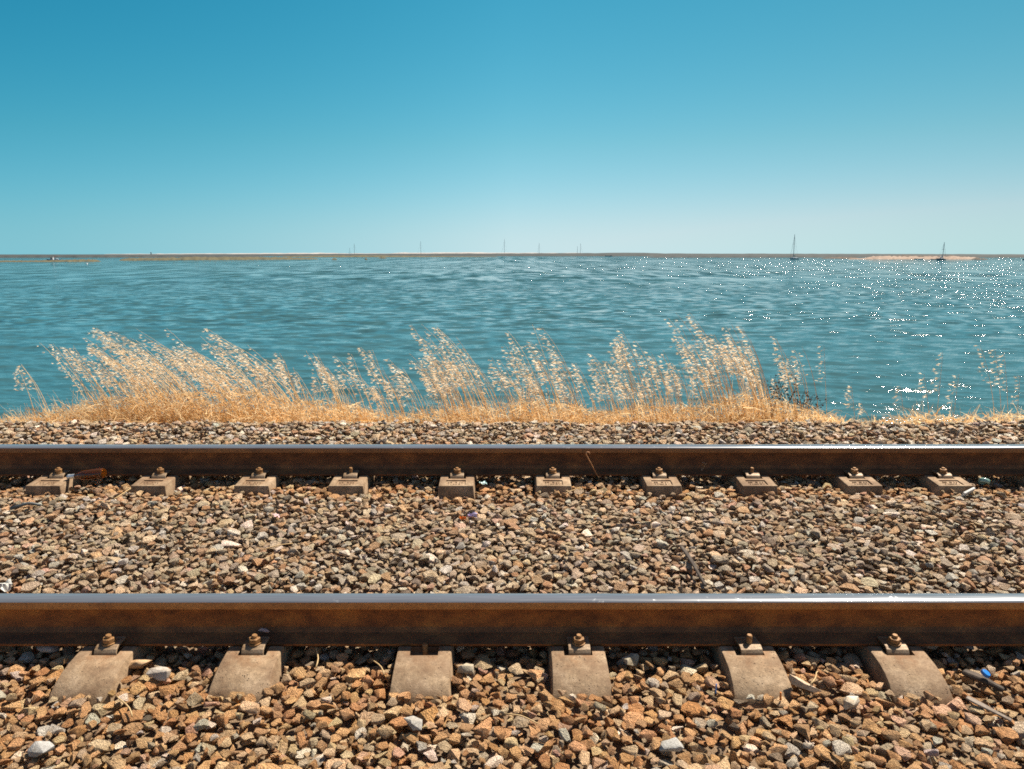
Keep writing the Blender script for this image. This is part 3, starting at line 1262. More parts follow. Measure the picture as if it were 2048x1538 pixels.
land('salt_marsh', 'olive brown strip of marsh lying off the left shore', M_MARSH, 235, 640, 395, 130,
     [(235, 0.2), (260, 0.8), (330, 1.0), (400, 1.3), (520, 1.25), (580, 0.9), (640, 0.3)], step=4, rough=0.35, seed=3, skew=90)
land('salt_marsh', 'thin olive strip of marsh beyond the first, left of centre', M_MARSH, 560, 1000, 800, 150,
     [(560, 0.8), (690, 1.6), (760, 1.5), (850, 0.9), (1000, 0.2)], step=4, rough=0.4, seed=4)
land('salt_marsh', 'dark mud strip of marsh at the left edge by the blue work boat', M_MARSH, -160, 205, 292, 50,
     [(-160, 0.3), (0, 0.35), (60, 0.3), (120, 0.6), (180, 0.7), (205, 0.3)], step=4, rough=0.4, seed=5, skew=30)
for k, (a, b, py) in enumerate(((548, 572, 518.5), (662, 676, 519), (728, 736, 519), (755, 775, 516.5))):
    land('salt_marsh', ['small marsh hummock nearest the end of the long olive strip', 'tiny marsh hummock below the pair of thin masts',
                        'tiny dark marsh hummock right of the pair of thin masts', 'small brown marsh hummock left of the single thin mast'][k], M_MARSH,
         a, b, dist_of(py), 20, [(a, 0.3), ((a + b) / 2, 0.9), (b, 0.3)], step=2, rough=0.4, seed=20 + k)
land('sand_spit', 'warm sandy spit with a pale beach on the right', M_SAND, 1690, 1965, 440, 70,
     [(1690, 0.1), (1730, 0.6), (1745, 1.7), (1800, 1.7), (1860, 1.5), (1900, 1.7), (1945, 1.2), (1965, 0.4)], step=4, rough=0.2, seed=6)
land('spit_scrub', 'brown scrub growing along the top of the sandy spit', M_SCRUB, 1735, 1960, 468, 40,
     [(1735, 1.3), (1760, 2.0), (1780, 2.3), (1840, 2.2), (1900, 2.1), (1960, 1.0)], step=3, rough=0.3, seed=7)
land('spit_rocks', 'dark low rocks at the right end of the sandy spit', M_SCRUB, 1940, 1978, 415, 30,
     [(1940, 0.3), (1955, 1.0), (1978, 0.3)], step=2, rough=0.4, seed=8)
land('marsh_edge', 'dark weedy edge of marsh left of the sandy spit', M_SCRUB, 1640, 1722, 520, 60,
     [(1640, 0.3), (1680, 1.0), (1700, 1.0), (1722, 0.3)], step=3, rough=0.4, seed=9)

# ------------------------------------------------------------------ boats
M_HULLW = simple('white_boat_paint', (0.62, 0.64, 0.66), 0.4, scale=1.5)
M_HULLB = simple('dark_navy_boat_paint', (0.09, 0.13, 0.16), 0.4, scale=1.5)
M_HULLG = simple('grey_blue_boat_paint', (0.30, 0.40, 0.45), 0.4, scale=1.5)
M_SPAR = simple('weathered_alloy_spar', (0.20, 0.25, 0.27), 0.5, 0.3, scale=2)
M_COVER = simple('dark_green_sail_cover', (0.03, 0.10, 0.10), 0.8, scale=3)
M_GLASSD = simple('dark_cabin_window', (0.02, 0.03, 0.035), 0.15, scale=2)
M_REDP = simple('faded_red_paint', (0.35, 0.07, 0.05), 0.5, scale=2)


def hull_mesh(L, B, fb, dr=0.5, sheer=0.25, transom=0.7, n=16):
    """lofted hull along +x bow; fb freeboard, closed with a deck"""
    secs = []
    for i in range(n + 1):
        t = i / n
        x = -L / 2 + L * t
        wd = B / 2 * (transom + (1 - transom) * min(1, t / 0.4)) * (1 if t < 0.55 else max(0.02, math.cos((t - 0.55) / 0.45 * math.pi / 2) ** 0.8))
        zt = fb * (1 + sheer * (abs(t - 0.35) / 0.65) ** 2)
        rake = 0.06 * L * max(0, t - 0.7) / 0.3
        sec = []
        for a, zf in ((1.0, 1.0), (0.97, 0.55), (0.86, 0.1), (0.55, -0.6), (0.0, -1.0)):
            z = zt * zf if zf > 0 else dr * zf * (1 if t < 0.8 else max(0.1, (1 - t) / 0.2))
            sec.append((x + rake * max(0, zf), wd * a, z))
        secs.append(sec)
    vs, fs = [], []
    for sec in secs:
        pts = sec + [(x, -y, z) for x, y, z in sec[-2::-1]]
        vs += pts
    m = 9
    for i in range(n):
        for j in range(m - 1):
            fs.append((i * m + j, i * m + j + 1, (i + 1) * m + j + 1, (i + 1) * m + j))
        fs.append((i * m + m - 1, i * m, (i + 1) * m, (i + 1) * m + m - 1))
    fs.append(tuple(range(m)))
    fs.append(tuple(n * m + j for j in range(m - 1, -1, -1)))
    mb = MB()
    mb.add(vs, fs)
    return mb.mesh('hull')


def place_on_water(px, py):
    d = dist_of(py)
    return ((px - 1024) / F_PX * (d * math.cos(PITCH) + SEA_H * math.sin(PITCH)), d, SEA_Z)


def sailboat(px, py, top_px, L_px, heading, label, hull=M_HULLW, cover=M_COVER, masts=((0.08, 1.0),), lean=0.0, thick=0.11):
    loc = place_on_water(px, py)
    D = loc[1]
    mast_h = (HOR_PX - top_px) / F_PX * D + SEA_H
    L = max(L_px / F_PX * D, 6.0) / max(0.35, abs(math.cos(heading)))
    root = empty('sailboat', loc, (0, lean, heading))
    tag(root, label, 'sailboat', 'sailboats at anchor in the lagoon')
    fb = L * 0.105
    obj('hull', hull_mesh(L, L * 0.30, fb, 0.5), hull, root, smooth=False)
    mb = MB()
    mb.prism([(-L * 0.085, fb * 0.95), (L * 0.085, fb * 0.95), (L * 0.065, fb * 1.55), (-L * 0.065, fb * 1.55)], -L * 0.18, L * 0.20)
    cab = obj('cabin', mb.mesh('cabin', bevel=0.08), M_HULLW, root)
    mb = MB()
    for s in (-1, 1):
        mb.box((0.02 * L, s * L * 0.0795, fb * 1.28), (L * 0.26, 0.06, fb * 0.22))
    obj('window', mb.mesh('window'), M_GLASSD, cab)
    for xm, hf in masts:
        mh = mast_h * hf
        mb = MB()
        mb.tube([(L * xm, 0, fb), (L * xm, 0, mh * 0.5), (L * xm, 0, mh)], [thick, thick, thick * 0.75], 8)
        m_ = obj('mast', mb.mesh('mast'), M_SPAR, root)
        mb = MB()
        mb.tube([(L * xm, 0, fb * 2.2), (L * (xm - 0.34 * hf), 0, fb * 2.15)], thick * 0.8, 8)
        obj('boom', mb.mesh('boom'), M_SPAR, m_)
        mb = MB()
        mb.tube([(L * xm - 0.1, 0, fb * 2.6), (L * (xm - 0.15), 0, fb * 2.4), (L * (xm - 0.33 * hf), 0, fb * 2.28)], [0.34, 0.30, 0.14], 8)
        obj('sail_cover', mb.mesh('sail_cover'), cover, m_)
        mb = MB()
        for q in (-1, 1):
            mb.tube([(L * xm, 0, mh * 0.62), (L * xm, q * L * 0.09, mh * 0.60)], thick * 0.4, 5)
            mb.tube([(L * xm, 0, mh * 0.97), (L * xm, q * L * 0.09, mh * 0.60), (L * (xm - 0.02), q * L * 0.14, fb)], thick * 0.10, 4)
        obj('shroud', mb.mesh('shroud'), M_SPAR, m_)
    xm, hf = masts[0]
    mb = MB()
    mb.tube([(L * xm, 0, mast_h * 0.93), (L * 0.53, 0, fb * 1.3)], thick * 0.30, 5)
    obj('forestay', mb.mesh('forestay'), M_SPAR, root)
    mb = MB()
    mb.tube([(L * masts[-1][0], 0, mast_h * masts[-1][1] * 0.97), (-L * 0.5, 0, fb * 1.2)], thick * 0.14, 4)
    obj('backstay', mb.mesh('backstay'), M_SPAR, root)
    mb = MB()
    for q in (-1, 1):
        pts = [(-L * 0.47 + L * 0.94 * k / 6, q * L * 0.145 * (1 if k < 4 else (0.75 if k == 4 else 0.45 if k == 5 else 0.1)), fb * 1.75 + 0.02 * k) for k in range(7)]
        mb.tube(pts, 0.045, 4)
    obj('railing', mb.mesh('railing'), M_SPAR, root)
    return root


sailboat(1588, 518.6, 470, 21, R(180 + 38), 'largest sailboat, pale hull and tall mast, alone right of centre', M_HULLG, thick=0.16, lean=R(1.5))
sailboat(1883, 520.5, 485, 18, R(32), 'dark hulled sailboat moored before the sandy spit', M_HULLB, M_HULLG, thick=0.14, lean=R(3.0))
sailboat(1010, 511.6, 479, 14, R(160), 'blue grey sailboat with the tall thin mast exactly mid-photo', M_HULLG, thick=0.24)
sailboat(1079, 512.0, 487, 11, R(200), 'small white sailboat next right of the tall-masted one mid-photo', M_HULLW, thick=0.20)
sailboat(1159, 512.0, 487.5, 14, R(12), 'two-masted white sailboat right of centre', M_HULLW, masts=((0.12, 1.0), (-0.30, 0.78)), thick=0.20)
sailboat(843, 511.8, 483, 15, R(172), 'white sailboat with a white dinghy alongside, left of centre', M_HULLG, thick=0.22)
sailboat(708, 511.9, 488, 14, R(10), 'dark sailboat with the taller of two neighbouring masts before the marsh', M_HULLB, thick=0.26)
sailboat(700.5, 511.7, 496, 8, R(170), 'faint sailboat with the shorter of two neighbouring masts before the marsh', M_HULLG, thick=0.20)


def motorboat(px, py, L_px, heading, label, hull, cabin=True, name='motorboat', cat='boat', h=1.0):
    loc = place_on_water(px, py)
    L = L_px / F_PX * loc[1] / max(0.4, abs(math.cos(heading)))
    root = empty(name, loc, (0, 0, heading))
    tag(root, label, cat, 'small boats on the lagoon')
    fb = L * 0.10 * h
    obj('hull', hull_mesh(L, L * 0.34, fb, 0.3, 0.4, 0.85), hull, root)
    if cabin:
        mb = MB()
        mb.prism([(-L * 0.10, fb), (L * 0.10, fb), (L * 0.085, fb * 2.1), (-L * 0.085, fb * 2.1)], -L * 0.05, L * 0.18)
        c = obj('cabin', mb.mesh('cabin', bevel=0.05), M_HULLW, root)
        mb = MB()
        mb.box((L * 0.185, 0, fb * 1.7), (0.06, L * 0.15, fb * 0.5))
        obj('windscreen', mb.mesh('windscreen'), M_GLASSD, c)
    mb = MB()
    mb.box((-L * 0.5, 0, fb * 0.9), (L * 0.06, L * 0.06, fb * 1.1))
    obj('outboard_motor', mb.mesh('outboard_motor', bevel=0.03), M_HULLB, root)
    return root


motorboat(1838, 518.6, 17, R(4), 'low open boat left of the sailboat by the sandy spit', M_HULLG, False, h=0.8)
motorboat(1867, 518.9, 10, R(175), 'small dark boat lying just behind the dark sailboat by the spit', M_HULLB, False)
motorboat(1217, 512.6, 13, R(8), 'low dark boat right of the two-masted sailboat', M_HULLB, False)
motorboat(856, 512.6, 9, R(185), 'white dinghy alongside the sailboat left of centre', M_HULLW, False, name='dinghy', cat='dinghy')
motorboat(2050, 519.5, 10, R(20), 'dark boat cut off by the right edge of the photo', M_HULLB, True, h=1.6)

# work boat on the left
loc = place_on_water(107, 521.5)
wb = empty('work_boat', loc, (0, 0, R(184)))
tag(wb, 'blue work boat with white wheelhouse and red gear at the far left', 'work boat', 'small boats on the lagoon')
Lw = 24 / F_PX * loc[1]
M_HBLUE = simple('deep_blue_boat_paint', (0.02, 0.07, 0.16), 0.4, scale=2)
obj('hull', hull_mesh(Lw, Lw * 0.34, 0.55, 0.4, 0.5, 0.8), M_HBLUE, wb)
mb = MB()
mb.box((Lw * 0.10, 0, 1.05), (1.1, 1.0, 1.1))
mb.box((Lw * 0.10, 0, 1.66), (1.35, 1.2, 0.12))
wh = obj('wheelhouse', mb.mesh('wheelhouse', bevel=0.03), M_HULLW, wb)
mb = MB()
mb.box((Lw * 0.10 + 0.56, 0, 1.25), (0.03, 0.8, 0.35))
for s in (-1, 1):
    mb.box((Lw * 0.10, s * 0.51, 1.25), (0.8, 0.03, 0.35))
obj('window', mb.mesh('window'), M_GLASSD, wh)
mb = MB()
mb.box((-Lw * 0.22, 0, 0.85), (0.9, 0.8, 0.5))
mb.box((-Lw * 0.36, 0.1, 0.8), (0.5, 0.5, 0.4))
obj('deck_gear', mb.mesh('deck_gear', bevel=0.04), M_HULLW, wb)
mb = MB()
mb.tube([(-Lw * 0.12, 0, 0.5), (-Lw * 0.12, 0, 2.3)], 0.07, 8)
mb.tube([(-Lw * 0.12, 0, 1.9), (-Lw * 0.42, 0, 2.1)], 0.06, 8)
obj('derrick', mb.mesh('derrick'), M_REDP, wb)

# buoys and the distant beacon
for px, py, r_, m_, lab in ((1227, 513.8, 0.75, M_HULLB, 'small dark mooring buoy right of the low dark boat'), (174, 527.2, 0.28, M_HULLW, 'small white mooring buoy off the left marsh strip')):
    loc = place_on_water(px, py)
    b = empty('buoy', loc)
    tag(b, lab, 'buoy', 'mooring buoys')
    mb = MB()
    mb.lathe([(0.0, -r_ * 0.5), (r_ * 0.7, -r_ * 0.4), (r_, 0.0), (r_ * 0.92, r_ * 0.5), (r_ * 0.5, r_ * 0.9), (0.12 * r_, r_), (0.0, r_)], 14)
    obj('float', mb.mesh('float'), m_, b, smooth=True)
    mb = MB()
    mb.tube([(0, 0, r_ * 0.9), (0, 0, r_ * 1.7)], r_ * 0.1, 6)
    obj('pole', mb.mesh('pole'), M_SPAR, b)
bx = at_y(283, 508, 1500)
bt = empty('beacon_tower', (bx.x, 1540, SEA_Z + 1.5))
tag(bt, 'tiny beacon tower standing on the far shore at the left', 'beacon')
mb = MB()
mb.lathe([(1.3, 0), (1.0, 4.6), (1.35, 4.7), (1.35, 5.0), (0, 5.0)], 10)
obj('tower', mb.mesh('tower'), M_SPAR, bt)
mb = MB()
mb.lathe([(0.8, 5.0), (0.8, 6.2), (0.2, 6.9), (0, 6.9)], 10)
obj('lantern', mb.mesh('lantern'), M_HULLG, bt)

# ------------------------------------------------------------------ lone rocks and litter lying on the ballast


def settle(me_pts, x, y, q=0.93):
    """height at which this point cloud comes to rest on the heap (and add it to the heap)"""
    fp = footprint(me_pts)
    x0_, y0_, lo, hi, m = fp
    cx, cy = int((x - X0) / CELL), int((y - Y0) / CELL)
    i0, j0 = cx + x0_, cy + y0_
    sl = (slice(max(0, j0), j0 + lo.shape[0]), slice(max(0, i0), i0 + lo.shape[1]))
    d = (H[sl] - lo)[m]
    z = float(np.sort(d)[int(len(d) * q)])
    commit(z, sl, m, hi)
    return z


def ground_at(px, py):
    """march the photo ray onto the heap"""
    d = ray(px, py)
    for k in range(4000):
        p = Vector((0, 0, CAM_H)) + d * (1.6 + k * 0.0012)
        if Y0 < p.y < Y1 and X0 < p.x < X1:
            if p.z < H[min(NY - 1, int((p.y - Y0) / CELL)), min(NX - 1, int((p.x - X0) / CELL))]:
                return p
    return at_y(px, py, 3.5)


def real_rock(seed, dims, rot):
    me = rock_proto(seed, 16).copy()
    rm = Euler(rot).to_matrix()
    for v in me.vertices:
        v.co = rm @ Vector((v.co.x * dims[0], v.co.y * dims[1], v.co.z * dims[2]))
    return me


ROCKS = [
    # px, py, size xyz (m), colour, label
    (278, 1335, (0.125, 0.100, 0.085), (0.62, 0.42, 0.24), 'large tan slab of rock right of the leftmost near sleeper block'),
    (318, 1356, (0.100, 0.090, 0.090), (0.56, 0.50, 0.43), 'pale grey white rock between the first two near sleeper blocks'),
    (98, 1306, (0.100, 0.090, 0.105), (0.46, 0.40, 0.36), 'rough grey rock under the near rail at the left'),
    (930, 1345, (0.090, 0.085, 0.085), (0.50, 0.43, 0.32), 'squarish grey tan rock right of the clipless sleeper block'),
    (1603, 1386, (0.150, 0.080, 0.080), (0.66, 0.51, 0.36), 'long pale buff rock leaning against the fifth near sleeper block'),
    (1700, 1416, (0.100, 0.085, 0.085), (0.74, 0.66, 0.54), 'round whitish rock in front of the two right sleeper blocks'),
    (1262, 1328, (0.090, 0.080, 0.085), (0.50, 0.44, 0.33), 'speckled grey rock just right of the squarely facing sleeper block'),
    (828, 1455, (0.095, 0.080, 0.080), (0.46, 0.44, 0.40), 'grey granite lump below the clipless sleeper block'),
    (85, 1515, (0.100, 0.085, 0.085), (0.44, 0.43, 0.41), 'blue grey rock in the bottom left corner'),
    (1345, 1510, (0.105, 0.085, 0.085), (0.48, 0.47, 0.44), 'speckled grey rock near the bottom edge right of centre'),
    (1870, 1300, (0.110, 0.060, 0.070), (0.58, 0.46, 0.33), 'flat pale rock under the near rail at the right'),
    (578, 945, (0.115, 0.060, 0.050), (0.62, 0.46, 0.38), 'pinkish pale rock lying against the foot of the far rail'),
    (250, 1140, (0.070, 0.060, 0.060), (0.68, 0.62, 0.55), 'whitish rock between the rails at the left'),
    (690, 1112, (0.080, 0.060, 0.055), (0.62, 0.53, 0.42), 'cream rock between the rails left of centre'),
    (548, 1062, (0.070, 0.060, 0.070), (0.10, 0.085, 0.075), 'dark brown lump of rock between the rails left of centre'),
    (1232, 1062, (0.070, 0.060, 0.060), (0.66, 0.59, 0.50), 'pale angular rock between the rails right of centre'),
    (342, 958, (0.110, 0.060, 0.060), (0.40, 0.25, 0.16), 'brown rock resting against the second far sleeper block'),
]
for k, (px, py, dims, c, lab) in enumerate(ROCKS):
    me = real_rock(300 + k, dims, (random.uniform(-.25, .25), random.uniform(-.25, .25), random.uniform(-.6, .6)))
    p = ground_at(px, py)
    z = settle(mesh_pts(me, 1500), p.x, p.y, 0.90)
    o = obj('rock', me, mat_stone('rock_%02d_stone' % k, tuple(min(0.8, q * 0.72) for q in c)), loc=(p.x, p.y, z), smooth=False)
    tag(o, lab, 'rock', 'rocks standing out from the ballast')
# mauve stone on the clip of the fourth sleeper
me = real_rock(351, (0.055, 0.035, 0.045), (0.2, 0.3, 0.4))
o = obj('rock', me, mat_stone('mauve_rock_stone', (0.30, 0.25, 0.27)), loc=(SLEEPER_X[3] + 0.022, NEAR_Y - 0.055, z0(NEAR_Y - 0.055) + 0.058))
tag(o, 'small mauve grey stone lying on a rail clip against the near rail', 'rock', 'rocks standing out from the ballast')

# brown bottle
M_AMBER = NT('amber_bottle_glass')
M_AMBER.col((0.40, 0.135, 0.018))
M_AMBER.p(Roughness=0.04, IOR=1.5)
M_AMBER.b.inputs['Transmission Weight'].default_value = 0.9
M_AMBER = M_AMBER.m
M_FOIL = simple('silver_foil', (0.66, 0.70, 0.70), 0.35, 0.7, scale=90)
bp = ground_at(177, 966)
bot = empty('glass_bottle', (0, 0, 0))
tag(bot, 'brown glass bottle lying on the ballast against the far rail at the left', 'bottle')
mb = MB()
prof = [(0.0, 0.004), (0.016, 0.001), (0.026, 0.0), (0.0305, 0.006), (0.0305, 0.12), (0.029, 0.137), (0.020, 0.163), (0.0148, 0.178), (0.0132, 0.20), (0.0128, 0.222), (0.0140, 0.226), (0.0140, 0.234),
        (0.0095, 0.234), (0.0098, 0.20), (0.0118, 0.178), (0.0165, 0.163), (0.0260, 0.137), (0.0275, 0.12), (0.0275, 0.009), (0.0, 0.008)]
mb.lathe(prof, 28)
obj('body', mb.mesh('body'), M_AMBER, bot, smooth=True)
mb = MB()
mb.lathe([(0.0141, 0.188), (0.0139, 0.21), (0.0140, 0.223), (0.0152, 0.2255), (0.0152, 0.2352), (0.0, 0.2356)], 24)
obj('neck_foil', mb.mesh('neck_foil'), M_FOIL, bot, smooth=True)
mb = MB()
mb.lathe([(0.0, 0.0098), (0.027, 0.0098), (0.027, 0.118), (0.0, 0.118)], 20)
# lay it down: base to the right and a little towards the viewer
zdir = Vector((-0.965, 0.10, -0.13)).normalized()
xd = Vector((0, 0, 1)).cross(zdir).normalized()
yd = zdir.cross(xd)
mrot = Matrix((xd, yd, zdir)).transposed()
bot.rotation_euler = mrot.to_euler()
bot.location = at_y(208, 946, FAR_Y - 0.185)
bot.location.z = max(bot.location.z, z0(FAR_Y - 0.18) + 0.012)


def stick(name, cat, label, p0, p1, rad, mat, bend=0.02, n=7, flat=None, taper=0.8):
    mb = MB()
    p0, p1 = Vector(p0), Vector(p1)
    pts = []
    for i in range(n):
        t = i / (n - 1)
        p = p0.lerp(p1, t)
        p.z += bend * math.sin(t * math.pi) * 0.4
        p.x += bend * math.sin(t * 5.1) * 0.3
        pts.append(p - p0)
    if flat:
        t = (p1 - p0).normalized()
        side = t.cross(Vector((0, 0, 1))).normalized()
        upv = side.cross(t)
        vs, fs = [], []
        for i, p in enumerate(pts):
            wv = flat[0] * (0.6 + 0.4 * math.sin(math.pi * min(1, 0.25 + i / (n - 1))))
            for a, b in ((-1, -1), (1, -1), (1, 1), (-1, 1)):
                vs.append(p + side * wv * a / 2 + upv * flat[1] * b / 2)
        for i in range(n - 1):
            for j in range(4):
                fs.append((i * 4 + j, i * 4 + (j + 1) % 4, i * 4 + 4 + (j + 1) % 4, i * 4 + 4 + j))
        fs += [(3, 2, 1, 0), tuple((n - 1) * 4 + j for j in range(4))]
        mb.add(vs, fs)
        me = mb.mesh(name, bevel=min(flat) * 0.25, seg=1)
    else:
        mb.tube(pts, [rad * (1 - (1 - taper) * i / (n - 1)) for i in range(n)], 7)
        me = mb.mesh(name)
    return tag(obj(name, me, mat, loc=tuple(p0), smooth=not flat), label, cat)


def on_heap(px, py, dz=0.0):
    p = ground_at(px, py)
    r_ = 3
    cx, cy = int((p.x - X0) / CELL), int((p.y - Y0) / CELL)
    sub = H[max(0, cy - r_):cy + r_ + 1, max(0, cx - r_):cx + r_ + 1]
    zz_ = float(sub.max()) if sub.size else p.z
    return Vector((p.x, p.y, min(zz_, p.z + 0.03) + dz))


M_WOODD = mat_rust('dark_weathered_wood', (0.035, 0.025, 0.018), (0.06, 0.045, 0.034), (0.11, 0.085, 0.065), 0.9)
M_WOODG = mat_rust('grey_weathered_wood', (0.13, 0.105, 0.085), (0.19, 0.155, 0.125), (0.26, 0.215, 0.18), 0.9)
M_STRAWS = mat_leafy('dry_stalk', (0.50, 0.34, 0.16), (0.68, 0.52, 0.30), 0.2)
M_BLUE = simple('blue_cap_plastic', (0.02, 0.17, 0.50), 0.3, var=0.05)
M_WHITE = simple('white_litter_plastic', (0.52, 0.52, 0.49), 0.5, var=0.08)
M_GREENG = NT('pale_green_glass')
M_GREENG.col((0.36, 0.56, 0.49))
M_GREENG.p(Roughness=0.12, IOR=1.5)
M_GREENG.b.inputs['Transmission Weight'].default_value = 0.35
M_GREENG = M_GREENG.m
M_COPPER = mat_rust('rusty_wire', (0.40, 0.19, 0.08), (0.55, 0.29, 0.14), (0.66, 0.38, 0.20), 0.5, 0.3)
M_ORANGE = simple('orange_scrap', (0.65, 0.20, 0.03), 0.5)
M_LILAC = simple('lilac_wrapper', (0.45, 0.38, 0.55), 0.4)
M_DARKC = simple('dark_blue_tin', (0.025, 0.035, 0.06), 0.3, 0.3)
M_BLACKP = simple('dark_grey_plastic', (0.06, 0.07, 0.075), 0.5)

stick('wood_splinter', 'stick', 'dark split stick under the blue bottle cap at the right', on_heap(1925, 1352, 0.008), on_heap(2008, 1390, 0.008), 0.012, M_WOODD, 0.01, flat=(0.034, 0.016))
stick('flat_stick', 'stick', 'thin flat grey stick below the blue bottle cap at the right', on_heap(1931, 1412, 0.006), on_heap(2022, 1450, 0.006), 0.012, M_WOODG, 0.0, flat=(0.026, 0.006))
stick('wood_splinter', 'stick', 'dark thin stick lying between the rails right of centre', on_heap(1362, 1100, 0.008), on_heap(1412, 1180, 0.008), 0.012, M_WOODD, 0.01, flat=(0.020, 0.012))
stick('plastic_strip', 'strip', 'dark grey twisted strip between the rails at the left edge', on_heap(22, 1022, 0.008), on_heap(88, 1020, 0.010), 0.009, M_BLACKP, 0.05)
STRAW_L = [((516, 1112), (588, 1092), 'pale dry straw lying between the rails left of centre'),
           ((228, 1000), (300, 965), 'dry straw lying by the second far sleeper block'),
           ((768, 1352), (744, 1330), 'short dry straw left of the clipless sleeper block'),
           ((632, 1340), (637, 1310), 'short white straw standing in the stones under the near rail'),
           ((1620, 1380), (1638, 1352), 'dry twig by the long pale buff rock'),
           ((1150, 985), (1132, 1000), 'bent pale straw at the right of the sixth far sleeper block'),
           ((265, 1440), (238, 1400), 'long dry straw on the stones at the lower left'),
           ((1010, 1446), (1080, 1458), 'thin dry straw on the stones below the centre')]
for a, b, lab in STRAW_L:
    stick('dry_straw', 'straw', lab, on_heap(*a, 0.004), on_heap(*b, 0.006), 0.0028, M_STRAWS, 0.02)

# bottle cap
cp = on_heap(1967, 1366, 0.022)
cap = obj('bottle_cap', None or (lambda m: m)(MB().mesh('x')), M_BLUE)
bpy.data.objects.remove(cap)
mb = MB()
mb.lathe([(0.0145, 0.0), (0.0150, 0.002), (0.0150, 0.010), (0.0138, 0.0125), (0.0, 0.013)], 20)
for k in range(20):
    a = 2 * math.pi * k / 20
    mb.box((0.0152 * math.cos(a), 0.0152 * math.sin(a), 0.0055), (0.0016, 0.0016, 0.009), a)
tag(obj('bottle_cap', mb.mesh('bottle_cap', bevel=0.0006, seg=1), M_BLUE, loc=tuple(cp), rot=(0.45, 0.25, 0.3)), 'bright blue plastic bottle cap lying on a dark stick', 'bottle cap')

# wire hook by the far rail
h0, h1 = on_heap(1201, 962, -0.01), at_y(1172, 908, FAR_Y - 0.13)
mb = MB()
pts = [h0.lerp(h1, t) - h0 for t in (0, 0.3, 0.6, 0.9, 1.0)]
tip = h1 - h0
for k in range(1, 8):
    a = R(28 * k)
    pts.append(tip + Vector((-0.011 * (1 - math.cos(a)) * -1, 0, 0.011 * math.sin(a))) + Vector((0, 0, 0.002)))
mb.tube(pts, 0.0028, 8)
tag(obj('wire_hook', mb.mesh('wire_hook'), M_COPPER, loc=tuple(h0), smooth=True), 'thin rusty wire with a hooked end leaning against the far rail', 'wire')

# green glass bottle bottom, white shard, dark tin beyond the far rail, scraps
gp = on_heap(1967, 972, 0.0)
mb = MB()
mb.lathe([(0.0, 0.0), (0.022, 0.0), (0.030, 0.004), (0.032, 0.012), (0.031, 0.026), (0.028, 0.030), (0.026, 0.029), (0.028, 0.024), (0.029, 0.012), (0.025, 0.008), (0.0, 0.010)], 24)
tag(obj('glass_fragment', mb.mesh('glass_fragment'), M_GREENG, loc=(gp.x, gp.y, gp.z + 0.028), rot=(math.pi - 0.45, 0.35, 0.0), smooth=True), 'pale green broken bottle bottom right of the last far sleeper block', 'glass piece')
sp_ = on_heap(1934, 992, 0.015)
mb = MB()
mb.prism([(-0.045, -0.018), (0.045, -0.014), (0.052, 0.012), (-0.03, 0.020)], -0.007, 0.007)
tag(obj('white_shard', mb.mesh('white_shard', bevel=0.003), M_WHITE, loc=tuple(sp_), rot=(0.45, 0.5, R(-62))), 'white flat shard leaning on the last far sleeper block at the right', 'shard')
tp = at_y(600, 880, 4.74)
mb = MB()
mb.lathe([(0.0, 0.0), (0.034, 0.0), (0.037, 0.004), (0.037, 0.022), (0.034, 0.034), (0.022, 0.042), (0.0, 0.044)], 24)
tag(obj('tin_lid', mb.mesh('tin_lid', bevel=0.001), M_DARKC, loc=(tp.x, tp.y, z0(4.74) + 0.012), rot=(0.12, 0.1, 0), smooth=True), 'dark blue tin lid on the stones just beyond the far rail', 'tin')


def scrap(px, py, size, mat, lab, name, cat, seed):
    rr = random.Random(seed)
    mb = MB()
    n = 5
    vs, fs = [], []
    for k in range(n):
        for j in range(n):
            vs.append(((k / (n - 1) - 0.5) * size[0] * rr.uniform(0.9, 1.1), (j / (n - 1) - 0.5) * size[1] * rr.uniform(0.9, 1.1), size[0] * 0.22 * rr.uniform(-1, 1) + size[2]))
    for k in range(n - 1):
        for j in range(n - 1):
            fs.append((k * n + j, (k + 1) * n + j, (k + 1) * n + j + 1, k * n + j + 1))
    top = len(vs)
    vs2 = [(x, y, z - 0.002) for x, y, z in vs]
    fs2 = [tuple(top + q for q in f[::-1]) for f in fs]
    ring = [k * n for k in range(n)] + [(n - 1) * n + j for j in range(1, n)] + [k * n + n - 1 for k in range(n - 2, -1, -1)] + [j for j in range(n - 2, 0, -1)]
    side = [(ring[i], ring[(i + 1) % len(ring)], top + ring[(i + 1) % len(ring)], top + ring[i]) for i in range(len(ring))]
    mb.add(vs + vs2, fs + fs2 + side)
    p = on_heap(px, py, 0.006)
    tag(obj(name, mb.mesh(name), mat, loc=tuple(p), rot=(rr.uniform(0.2, 0.6), rr.uniform(-.3, .3), rr.uniform(-1, 1))), lab, cat)


